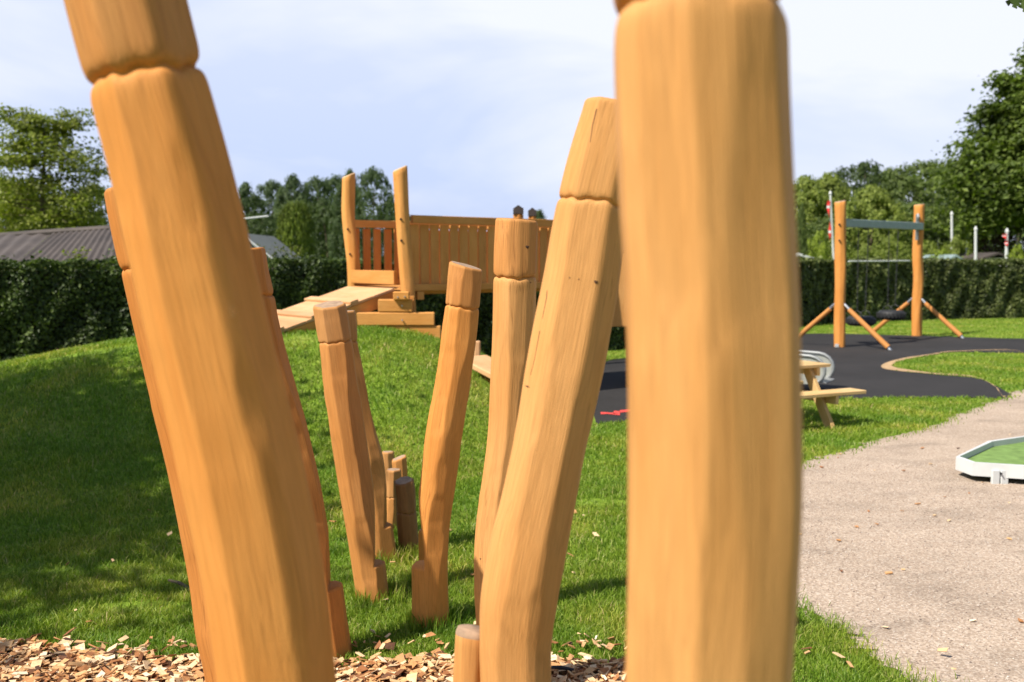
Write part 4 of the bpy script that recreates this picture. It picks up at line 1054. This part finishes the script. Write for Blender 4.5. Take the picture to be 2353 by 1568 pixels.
def crown_points(shape, nclump, per, clump_r, seed, flat=1.0, shell=.55):
    """leaf centres in clumps. shape(t, a) -> radius fraction for height t in 0..1"""
    rs = np.random.default_rng(seed)
    t = rs.uniform(0, 1, nclump); a = rs.uniform(0, 2*np.pi, nclump)
    rad = shape(t, a) * (shell + (1 - shell)*np.sqrt(rs.random(nclump))) * np.where(rs.random(nclump) < .25, rs.uniform(.2, 1, nclump), 1)
    cc = np.stack([rad*np.cos(a), rad*np.sin(a), t], -1)
    cr = clump_r*rs.uniform(.6, 1.4, nclump)
    n = nclump*per; d_ = rs.normal(0, 1, (nclump, per, 3)); d_ /= np.linalg.norm(d_, axis=2)[..., None]
    rr = cr[:, None, None]*rs.random((nclump, per, 1))**.4
    off = d_*rr; off[..., 2] *= flat
    P = (cc[:, None] + off).reshape(-1, 3)
    out_ = np.stack([np.cos(a), np.sin(a), np.full(nclump, .5)], -1)[:, None] * .6 + d_*.8
    return P, out_.reshape(-1, 3)
sh_round = lambda t, a: .5*np.sqrt(np.clip(1 - (2*t - 1)**2, .02, 1))*(1 + .15*np.sin(3*a + 5*t) + .1*np.sin(7*a + 11*t))
sh_oval = lambda t, a: .5*np.clip(np.sin(np.pi*np.clip(t, .0, 1)**.75), .05, 1)**.75*(1 + .18*np.sin(3*a + 6*t) + .12*np.sin(8*a + 9*t))
sh_col = lambda t, a: .5*np.where(t < .85, .93 + .07*np.sin(6*a + 7*t), .93*np.sqrt(np.clip(1 - ((t - .85)/.16)**2, .03, 1)))
sh_cone = lambda t, a: .5*np.clip(1.02 - t, .03, 1)**.7
sh_tall = lambda t, a: .5*np.clip(1 - t**2.6, .06, 1)**.75*(1 + .16*np.sin(3*a + 6*t) + .12*np.sin(8*a + 9*t))
PR = {}
def proto(key, shape, nclump, per, cr, leaf, mat, seed, limbs=9, c0=.15, flat=.8):
    P, Nn = crown_points(shape, nclump, per, cr, seed, flat)
    P[:, 2] = c0 + P[:, 2]*(1 - c0)
    cm = leaf_mesh(P, Nn, leaf, .7, M[mat], 'crown')
    mb = trunk_mesh(1, .022, limbs, seed=seed)
    tm = mb.build('trunk', M['bark']); tme = tm.data; bpy.data.objects.remove(tm)
    PR[key] = (cm, tme)
for k_, (shp, mt) in {'far_a': (sh_tall, 'leaf_far'), 'far_b': (sh_round, 'leaf_far'), 'dark': (sh_round, 'leaf_dark'), 'mid': (sh_round, 'leaf_mid'), 'olive': (sh_round, 'leaf_olive'), 'light': (sh_tall, 'leaf_light')}.items():
    proto(k_, shp, 420, 36, .062, .027, mt, sum(map(ord, k_)), 9, .04)
proto('thuja', sh_col, 1500, 26, .030, .026, 'leaf_thuja', 77, 4, .03, 1.3)
proto('cone', sh_cone, 300, 30, .05, .026, 'leaf_mid', 79, 4, .03, 1.2)
proto('shrub_lime', sh_round, 90, 40, .10, .045, 'leaf_lime', 80, 6, .05)
proto('shrub_purple', sh_round, 120, 40, .10, .040, 'leaf_purple', 81, 6, .05)
proto('shrub_olive', sh_round, 140, 40, .09, .040, 'leaf_light', 82, 6, .05)
def plant(name, key, px, ytop, wpx, Y, label, cat='tree', group=None, zrot=None):
    p = W(px, ytop, Y); w = wpx/ppm(Y); h = p.z
    rt_ = root(name, (p.x, Y, 0), label, cat, group)
    for nm, me in zip(('crown', 'trunk'), PR[key]):
        o = bpy.data.objects.new(nm, me); col.objects.link(o); o.parent = rt_
    rt_.scale = (w, w, h); rt_.rotation_euler.z = random.uniform(0, 6.28) if zrot is None else zrot
    return rt_
# wood behind, left of the tower
gl_ = 'trees of the wood behind the left hedge'
for i, (px, yt, w, Y, key, lab) in enumerate([
    (566, 432, 90, 66, 'far_a', 'tall hazy green tree at the left end of the wood, beside the nearest left post'),
    (625, 428, 95, 70, 'far_b', 'pale green tree of the far wood rising left above the columnar conifer'),
    (672, 414, 95, 64, 'far_a', 'taller pale green tree of the far wood right above the columnar conifer'),
    (728, 420, 90, 66, 'far_b', 'pale green tree of the far wood between the conifer and the first tower post'),
    (770, 416, 90, 68, 'far_b', 'green tree of the far wood just left of the first tower post'),
    (600, 500, 120, 55, 'dark', 'low dark bushy tree below the wood, left of the columnar conifer'),
    (748, 470, 120, 52, 'dark', 'dark broad tree right of the columnar conifer, left of the first tower post'),
    (690, 470, 110, 60, 'mid', 'middle-height green tree hidden behind the columnar conifer'),
    (803, 404, 80, 50, 'far_a', 'dark green tree right behind the first tower post'),
    (858, 400, 92, 48, 'far_b', 'airy dark tree showing between the two tower posts'),
    (893, 470, 60, 52, 'dark', 'small low tree just left of the second tower post'),
    (930, 500, 100, 56, 'dark', 'low dark tree hidden behind the second tower post'),
    (1240, 492, 60, 80, 'far_a', 'distant tree top barely showing above the bridge rail')]):
    plant('wood_tree', key, px, yt - 4, w*1.45, Y, lab, 'tree', gl_)
plant('columnar_conifer', 'thuja', 679, 471, 84, 30, 'bright yellow-green columnar conifer rising above the left hedge', 'conifer')
# left trees
gt = 'broadleaf trees behind the shed roof'
plant('broadleaf_tree', 'olive', 10, 420, 230, 37, 'low olive tree at the left edge of the picture, above the shed roof', 'tree', gt)
plant('broadleaf_tree', 'olive', 215, 430, 150, 36, 'low olive tree between the airy tree and the nearest left post', 'tree', gt)
plant('broadleaf_tree', 'dark', 120, 455, 260, 40, 'dark low tree filling in below the airy tree', 'tree', gt)
plant('broadleaf_tree', 'olive', 60, 452, 230, 39, 'olive tree low behind the airy tree, left of its trunk', 'tree', gt)
plant('broadleaf_tree', 'mid', 330, 440, 170, 42, 'tree mostly hidden behind the nearest left post', 'tree', gt)
# right side wood
gr_ = 'trees of the wood behind the right hedge'
for (px, yt, w, Y, key, lab) in [
    (1850, 418, 120, 50, 'light', 'light green drooping tree at the left end of the right-hand wood'),
    (1905, 412, 110, 52, 'light', 'light green tree right behind the front swing post'),
    (1780, 430, 120, 54, 'light', 'light tree hidden behind the widest post'),
    (1985, 386, 120, 64, 'dark', 'dark rounded tree, tallest of the wood between the swing posts'),
    (2050, 400, 110, 66, 'mid', 'middle green tree of the wood just left of the rear swing post'),
    (2005, 440, 130, 42, 'light', 'light green tree in front of the dark one, between the swing posts'),
    (2120, 384, 150, 60, 'mid', 'broad olive-green tree of the wood behind the rear swing post'),
    (2190, 380, 130, 62, 'mid', 'broad tree of the wood right of the rear swing post'),
    (2250, 400, 140, 58, 'dark', 'dark tree of the wood beside the big dark tree on the right'),
    (2100, 480, 170, 48, 'mid', 'lower green tree behind the right chain of the swing'),
    (2180, 470, 140, 50, 'dark', 'lower dark tree behind the tallest bare flagpole'),
    (1930, 500, 110, 44, 'mid', 'lower green tree behind the grey swing beam'),
    (2340, 420, 170, 56, 'dark', 'dark tree at the right edge behind the big dark tree')]:
    plant('wood_tree', key, px, yt - 6, w*1.75, Y, lab, 'tree', gr_)
plant('cone_conifer', 'cone', 1842, 475, 66, 40, 'dark green pointed conifer beside the widest post above the hedge', 'conifer')
gs = 'garden shrubs beyond the right hedge'
for (px, yt, w, Y, key, lab) in [
    (1885, 535, 66, 36, 'shrub_lime', 'yellow-green shrub left of the front swing post'),
    (2050, 552, 100, 38, 'shrub_olive', 'green shrub between the swing chains and the rear post'),
    (2135, 560, 100, 40, 'shrub_olive', 'olive shrub right of the rear swing post'),
    (2200, 550, 90, 39, 'shrub_olive', 'olive shrub behind the tallest bare flagpole'),
    (2165, 576, 70, 36, 'shrub_lime', 'low lime shrub right above the hedge near the tallest bare flagpole'),
    (2340, 566, 60, 36, 'shrub_lime', 'lime shrub at the right edge beside the red-topped pole'),
    (2300, 505, 120, 44, 'shrub_purple', 'dark purple-leaved bush under the big dark tree'),
    (1990, 570, 90, 37, 'shrub_olive', 'low olive shrub seen between the swing chains')]:
    plant('shrub', key, px, yt, w, Y, lab, 'shrub', gs)

# airy hero tree on the left: branches with hanging leaf sprays
def hero(name, base, h, label, mat, branches, leaf, per, seed, crown_shape, trunk_r=.16, droop=.15, lo=.25, trunk_col='bark', keep=None):
    rs = np.random.default_rng(seed); rt_ = root(name, (base[0], base[1], 0), label, 'tree')
    mb = MB(); ax = lambda t: np.array([base[0] + .03*h*math.sin(3*t + seed), base[1], h*t])
    mb.tube([Vector(ax(t)) for t in np.linspace(0, .90, 10)], trunk_r, 10, r1=.02)
    C = []; Nn = []
    for i in range(branches):
        t = lo + (1 - lo)*((i + rs.random())/branches)**.9*.99; a = rs.uniform(0, 2*np.pi); ln = crown_shape(t, a)
        p0 = ax(min(t, .97)*.93); up = rs.uniform(.10, .5)
        dirv = np.array([math.cos(a), math.sin(a), up])
        pts = [p0 + dirv*ln*q - np.array([0, 0, droop*ln*q*q]) + rs.normal(0, .03*ln, 3)*(q > 0) for q in np.linspace(0, 1, 5)]
        mb.tube([Vector(p) for p in pts], trunk_r*.28*(1.1 - t), 5, r1=.008)
        nsp = 7
        for j in range(nsp):
            q = rs.uniform(.35, 1.05) if j else 1.0
            k = min(int(q*4), 3); c = pts[k] + (pts[k+1] - pts[k])*(q*4 - k)
            c = c + rs.normal(0, .12*ln, 3)*[1, 1, .5]
            sp = rs.uniform(.6, 1.3)*.17*max(ln, .8)
            o_ = rs.normal(0, 1, (per, 3))*[sp, sp, sp*.38]; C.append(c + o_)
            Nn.append(np.tile([0, 0, 1.0], (per, 1)) + rs.normal(0, .5, (per, 3)) + np.array([math.cos(a), math.sin(a), 0])*.4)
    C = np.concatenate(C); Nn = np.concatenate(Nn)
    if keep is not None:
        k = keep(C); C, Nn = C[k], Nn[k]
    mb.build('trunk', M[trunk_col], rt_, smooth=True)
    link('crown', leaf_mesh(C, Nn, leaf, .65, M[mat], 'crown'), rt_)
    return rt_
b_ = W(95, 500, 33); htop = W(95, 228, 33).z
hero('broadleaf_tree', (b_.x, 33), htop, 'tall airy olive-green tree above the shed roof on the left', 'leaf_olive', 80, .13, 34, 5, lambda t, a: (2.1*math.sqrt(max(.02, 1 - abs((t - .42)/.62)**2.4))*(.8 + .25*math.sin(4*a + 7*t)) + .1), .17, .25, .28)
b_ = W(2440, 500, 42); htop = W(2420, 10, 42).z
hero('dark_tree', (b_.x, 42), htop, 'big dark green tree leaning into the picture at the right edge', 'leaf_dark2', 260, .23, 105, 9, lambda t, a: 4.3*(1 - .80*max(t - .3, 0)/.7)*(.8 + .25*math.sin(5*a + 9*t)), .35, .16, .26)
# oak off the right side; one twig hangs into the top right corner
def oak():
    rs = np.random.default_rng(3); rt_ = root('oak_tree', (6.6, 5.6, 0), 'oak whose lobed leaves hang into the top right corner', 'tree')
    mb = MB(); mb.tube([Vector((6.6, 5.6, 0)), Vector((6.5, 5.6, 2)), Vector((6.6, 5.6, 4)), Vector((6.7, 5.6, 6.4))], .2, 10, r1=.04)
    tp = W(2350, -14, 6.0)
    mb.tube([Vector((6.55, 5.6, 2.9)), Vector((5.2, 5.75, 3.35)), Vector((4.1, 5.9, 3.42)), tp + Vector((.25, 0, .12)), tp], .07, 7, r1=.004)
    for a in np.linspace(0, 6, 9): mb.tube([Vector((6.6, 5.6, 3.6 + .25*a)), Vector((6.6 + 1.1*math.cos(a*2.3), 5.6 + 1.1*math.sin(a*2.3), 4.4 + .25*a))], .05, 6, r1=.01)
    mb.build('trunk', M['bark'], rt_, smooth=True)
    P, Nn = crown_points(sh_round, 90, 60, .10, 5)
    P = P*[3.4, 3.4, 3.6] + [6.8, 5.6, 3.4]
    link('crown', leaf_mesh(P, Nn, .10, .6, M['leaf_dark'], 'crown'), rt_)
    # lobed leaves on the twig
    mb = MB()
    for k in range(16):
        c = tp + Vector((rs.uniform(-.01, .4), rs.uniform(-.06, .06), rs.uniform(-.03, .09))) if k > 2 else tp + Vector((-.03 + .035*k, 0, -.012*k))
        an = rs.uniform(-2.6, -.8) if k > 2 else (-1.9, -1.5, -1.0)[k]; ux = Vector((math.cos(an), rs.uniform(-.4, .4), math.sin(an))).normalized(); vy = ux.cross(Vector((0, 1, .3))).normalized()
        out_ = []
        for t in np.linspace(0, 1, 12): out_.append((t*.10, (.012 + .020*math.sin(math.pi*t))*(1 + .45*math.cos(t*19))))
        pts = [c + ux*a_ + vy*b_ for a_, b_ in out_] + [c + ux*a_ - vy*b_ for a_, b_ in out_[::-1]]
        nrm = ux.cross(vy)
        vs = pts; n_ = 12
        mb.add(vs, [(i, i+1, 2*n_ - 2 - i, 2*n_ - 1 - i) for i in range(n_ - 1)])
    mb.build('twig_leaves', M['leaf_dark'], rt_)
oak()
# off-picture tree on the left whose shade falls on the mound
hero('shade_tree', (-7.6, 4.8), 6.6, 'broad tree standing left of the picture and shading the mound', 'leaf_mid', 92, .15, 42, 21, lambda t, a: 2.5*math.sin(math.pi*min(max((t - .12)/.9, .02), .98))**.6 + .2, .2, .1, .38)

# ------------------------------------------------------------------ hedges
def hedge(name, path, h, th, nleaf, leaf, mat, label, seed):
    rs = np.random.default_rng(seed); rt_ = root(name, (path[0][0], path[0][1], 0), label, 'hedge')
    P = np.array(path, float); seg = np.linalg.norm(np.diff(P, axis=0), axis=1); s = np.concatenate([[0], np.cumsum(seg)])
    def at(q): return np.stack([np.interp(q, s, P[:, 0]), np.interp(q, s, P[:, 1])], -1)
    def nrm(q):
        t = at(np.clip(q + .3, 0, s[-1])) - at(np.clip(q - .3, 0, s[-1])); t /= np.linalg.norm(t, axis=1)[:, None]; return np.stack([t[:, 1], -t[:, 0]], -1)
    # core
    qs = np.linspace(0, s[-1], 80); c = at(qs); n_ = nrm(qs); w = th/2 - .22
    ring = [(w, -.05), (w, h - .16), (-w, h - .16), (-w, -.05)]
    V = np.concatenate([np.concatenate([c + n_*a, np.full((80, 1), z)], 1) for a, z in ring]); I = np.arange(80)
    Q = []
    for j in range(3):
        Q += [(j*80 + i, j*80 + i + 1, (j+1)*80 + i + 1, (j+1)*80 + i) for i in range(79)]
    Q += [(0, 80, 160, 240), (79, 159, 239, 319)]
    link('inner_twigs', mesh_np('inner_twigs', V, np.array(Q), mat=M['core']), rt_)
    # leaf skin: front, top, back
    n = nleaf; q = rs.uniform(0, s[-1], n); which = rs.random(n)
    c = at(q); n2 = nrm(q); bump = .06*np.sin(q*2.3) + .04*np.sin(q*5.1 + 1)
    zz = rs.uniform(0, h, n); depth = np.abs(rs.normal(0, .07, n))
    top = which > .72; back = (which > .92)
    bulge = sum(rs.uniform(.008, .028)*np.sin(q*rs.uniform(2, 16) + zz*rs.uniform(-9, 9) + rs.uniform(0, 6)) for _ in range(12)) - .04
    off = np.where(top, rs.uniform(-th/2, th/2, n), (th/2 - depth + bulge))
    off = np.where(back, -th/2 + depth, off)
    z = np.where(top & ~back, h - depth*.8 + bump*.5 + .03*np.sin(q*13), zz)
    # a few shoots
    sh = top & (rs.random(n) < .10); z = np.where(sh, z + rs.uniform(0, .17, n)*np.abs(np.sin(q*2.9) * np.sin(q*7.3)), z)
    C = np.concatenate([c + n2*off[:, None], z[:, None]], 1)
    Nn = np.concatenate([n2, np.full((n, 1), .35)], 1); Nn = np.where((top & ~back)[:, None], np.array([0, 0, 1.0]), Nn); Nn = np.where(back[:, None], np.concatenate([-n2, np.full((n, 1), .3)], 1), Nn)
    link('foliage', leaf_mesh(C, Nn, leaf, .65, M[mat], 'foliage', .55), rt_)
    return rt_
hedge('hedge', [(-11.5, 12.9), (-7.2, 14.3), (-3, 16.1), (1.6, 18.6), (3.6, 20.6)], 1.66, .9, 85000, .068, 'hedge_l', 'dark clipped hedge running behind the mound and the play tower on the left', 31)
hedge('hedge', [(3.4, 21.6), (5.5, 24.2), (8, 26.6), (12, 28.6), (20, 30.5)], 1.66, 1.0, 64000, .10, 'hedge_r', 'dark olive hedge running behind the swings on the right', 33)
# rough shoots above the left hedge
def shoots():
    rs = np.random.default_rng(4)
    for i, (px, yt, lab) in enumerate(((175, 572, 'thin leafy shoot sticking out of the left hedge in front of the shed roof'), (622, 560, 'thin leafy shoot beside the small white gable'), (668, 562, 'leafy shoot in front of the columnar conifer'))):
        Y = 14.4 if px < 300 else 16.3; p = W(px, yt, Y); rt_ = root('hedge_shoot', (p.x, Y, 1.5), lab, 'shoot', 'shoots above the hedge')
        mb = MB(); st = []
        for k in range(5):
            e0 = p + Vector((rs.uniform(-.2, .2), rs.uniform(-.05, .05), rs.uniform(-.10, .0))); mb.tube([Vector((p.x, Y, 1.45)), (e0 + Vector((p.x, Y, 1.5)))/2, e0], .004, 4, r1=.002); st.append(e0)
        mb.build('stem', M['bark'], rt_)
        C = np.concatenate([np.array([Vector((p.x, Y, 1.5)).lerp(e0, q) for q in rs.uniform(.1, 1, 26)]) + rs.normal(0, .03, (26, 3)) for e0 in st])
        link('leaves', leaf_mesh(C, rs.normal(0, 1, C.shape), .05, .6, M['leaf_olive'], 'leaves'), rt_)
shoots()

# ------------------------------------------------------------------ shed, gable, poles beyond the hedge
sd_ = root('shed', (-9, 21, 0), 'low shed with a dark grey corrugated roof behind the left hedge', 'shed')
def corr(name, p00, p10, p11, p01, waves, parent, amp=.020):
    """corrugated sheet between eave p00-p10 and ridge p01-p11"""
    p00, p10, p11, p01 = [np.array(p, float) for p in (p00, p10, p11, p01)]
    nu = waves*6; u = np.linspace(0, 1, nu + 1); rows = np.linspace(0, 1, 5)
    e1 = p10 - p00; nrm = np.cross(e1, p01 - p00); nrm /= np.linalg.norm(nrm); nrm *= np.sign(nrm[2]) or 1
    V = []
    for v in rows:
        a = p00*(1-v) + p01*v; b = p10*(1-v) + p11*v
        V.append(a[None]*(1-u)[:, None] + b[None]*u[:, None] + nrm[None]*(amp*np.sin(u*waves*2*np.pi))[:, None])
    V = np.concatenate(V); n_ = nu + 1; ii_ = (np.arange(4)[:, None]*n_ + np.arange(nu)[None]).ravel()
    return link(name, mesh_np(name, V, np.stack([ii_, ii_+1, ii_+1+n_, ii_+n_], -1), mat=M['roof'], smooth=True), parent)
# main roof: ridge from x=150..330 px ; eave below the hedge top; wing with valley on the left
rL = W(-10, 543, 22.5); rM = W(150, 533, 21.5); rR = W(420, 515, 20.0); eM = W(28, 612, 18.6); eR = W(430, 612, 17.8); eL = W(-260, 606, 21)
corr('roof', eM, eR, rR, rM + Vector((-.35, .2, -.02)), 22, sd_)
corr('roof', W(-300, 600, 20.5), eM + Vector((-.02, .0, -.01)), rM + Vector((-.40, .2, -.04)), W(-320, 548, 24), 14, sd_)
mb = MB(); mb.tube([W(-320, 547, 24.0), rL, rM + Vector((-.35, .2, .0)), rM + Vector((.6, -.1, .04)), rR], .07, 8); mb.build('ridge_cap', M['roof'], sd_, smooth=True)
back = [Vector((eR.x, 17.9, 0)), Vector((eR.x, 17.9, eR.z - .05)), Vector((eM.x, 18.8, eM.z - .05)), Vector((eM.x, 18.8, 0))]
mb = MB(); mb.prism(back, (0, .12, 0)); mb.build('wall', M['shedwall'], sd_)
mb = MB(); mb.prism([Vector((eM.x, 18.9, 0)), Vector((eM.x, 18.9, eM.z - .08)), Vector((W(-300, 600, 20.5).x, 20.6, 1.5)), Vector((W(-300, 600, 20.5).x, 20.6, 0))], (0, .12, 0)); mb.build('wall', M['shedwall'], sd_)
# small white gable
gb = root('garden_house', (W(560, 600, 24).x, 24, 0), 'white gable of a garden house above the hedge, right of the nearest left post', 'garden house')
g0 = W(470, 606, 24); g1 = W(556, 536, 24); g2 = W(642, 606, 24)
mb = MB(); mb.prism([Vector((g0.x, 24, 0)), Vector((g2.x - .15, 24, 0)), Vector((g2.x - .15, 24, g2.z)), g1 - Vector((0, 0, .08)), Vector((g0.x, 24, g0.z))], (0, 3, 0)); mb.build('wall', M['shedwall'], gb)
mb = MB(); mb.prism([g1, g2 + Vector((.1, 0, -.05)), g2 + Vector((.1, 0, -.13)), g1 - Vector((0, 0, .08))], (0, 3.2, 0)); mb.prism([g1 + Vector((0, -.1, 0)), g2 + Vector((.1, -.1, -.05)), g2 + Vector((.02, -.1, -.16)), g1 + Vector((0, -.1, -.12))], (0, .08, 0)); mb.prism([g0, g1, g1 - Vector((0, 0, .08)), g0 - Vector((0, 0, .08))], (0, 3.2, 0)); mb.build('roof', M['greyroof'], gb)
mb = MB(); mb.tube([g1 + Vector((0, -.22, .0)), g2 + Vector((.1, -.22, -.06))], .028, 6); mb.build('barge_board', M['white'], gb)
mb = MB(); mb.tube([W(540, 505, 26), W(617, 497, 26)], .022, 6); mb.tube([W(545, 504, 26), Vector((W(545, 504, 26).x, 26, 0))], .03, 6)
tag(mb.build('clothes_line_arm', M['white']), 'thin white pole arm sticking out level to the right of the nearest left post', 'pole')

def flagpole(px0, px1, ytop, Y, label, knob=True, pennant=None, r=.045):
    a = W(px1, ytop, Y); b = W(px0, 640, Y); rt_ = root('flagpole', (b.x, Y, 0), label, 'flagpole', 'flagpoles in the gardens beyond the right hedge')
    mb = MB(); mb.tube([Vector((b.x, Y, 0)), (Vector((b.x, Y, 0)) + a)/2, a], r, 8, r1=r*.8); mb.build('pole', M['white'], rt_, smooth=True)
    if knob: mb = MB(); mb.tube([a, a + Vector((0, 0, .05)), a + Vector((0, 0, .12))], .07, 8, r1=.03); mb.build('knob', M['white'], rt_, smooth=True)
    if pennant:
        y0, y1, w = pennant; n_ = 16; vs = []; 
        for k in range(n_ + 1):
            t = k/n_; p = W(px1, y0 + (y1 - y0)*t, Y); ww = w*(1 - .7*t) + .03*math.sin(9*t)
            vs += [p + Vector((-.02 - .03*math.sin(6*t), -.06, 0)), p + Vector((-ww, -.06 + .05*math.sin(11*t), 0))]
        for nm, mt, sel in (('pennant', 'flagred', lambda k: k % 5 != 2), ('pennant_cross', 'white', lambda k: k % 5 == 2)):
            mb = MB()
            for k in range(n_):
                if sel(k):
                    q = vs[2*k:2*k+4]; mb.prism([q[0], q[1], q[3], q[2]], (0, .01, 0))
            mb.build(nm, M[mt], rt_)
flagpole(1922, 1908, 446, 40, 'flagpole with a limp red and white pennant, just left of the front swing post', True, (462, 553, .13), .05)
flagpole(2190, 2187, 493, 40, 'tallest bare white flagpole right of the rear swing post', True, None, .06)
flagpole(2244, 2242, 528, 36, 'white flagpole with a knob, second from the right', True, None, .06)
flagpole(2312, 2314, 533, 34, 'flagpole with a small red pennant at its top, at the right', True, (538, 566, .16), .06)
flagpole(2157, 2156, 522, 48, 'thin short flagpole farthest away, left of the tallest bare one', False, None, .05)
flagpole(2223, 2221, 560, 42, 'short grey-white pole between the tallest bare pole and the knobbed one', True, None, .05)
# low garden roofs beyond the right hedge
def cabin(px0, px1, ytop, Y, label, mat='white', rise=.35):
    a = W(px0, ytop, Y); b = W(px1, ytop, Y); z = a.z; rt_ = root('garden_cabin', ((a.x + b.x)/2, Y, 0), label, 'cabin', 'garden cabins beyond the right hedge'); w = b.x - a.x
    mb = MB(); mb.prism([Vector((a.x + .1, Y, 0)), Vector((b.x - .1, Y, 0)), Vector((b.x - .1, Y, z - rise)), Vector((a.x + .1, Y, z - rise))], (0, 2.4, 0)); mb.build('wall', M['shedwall'], rt_)
    mb = MB(); mb.prism([Vector((a.x, Y - .1, z - rise)), Vector((a.x + w*.5, Y - .1, z)), Vector((b.x, Y - .1, z - rise)), Vector((b.x, Y - .1, z - rise - .07)), Vector((a.x + w*.5, Y - .1, z - .08)), Vector((a.x, Y - .1, z - rise - .07))], (0, 2.6, 0)); mb.build('roof', M[mat], rt_)
cabin(1800, 1870, 582, 34, 'pale cabin roof just above the hedge beside the widest post', 'white', .16)
cabin(2255, 2330, 580, 37, 'dark cabin roof low above the hedge between the two right flagpoles', 'roof', .2)
cabin(2175, 2215, 585, 35, 'bluish low cabin roof between the tallest and the knobbed flagpole', 'beam', .2)
mb = MB(); mb.tube([W(1950, 601, 25.9), W(2090, 600, 27.4)], .02, 6); tag(mb.build('wire', M['white'], smooth=True), 'pale horizontal wire along the hedge top between the swing posts', 'wire')
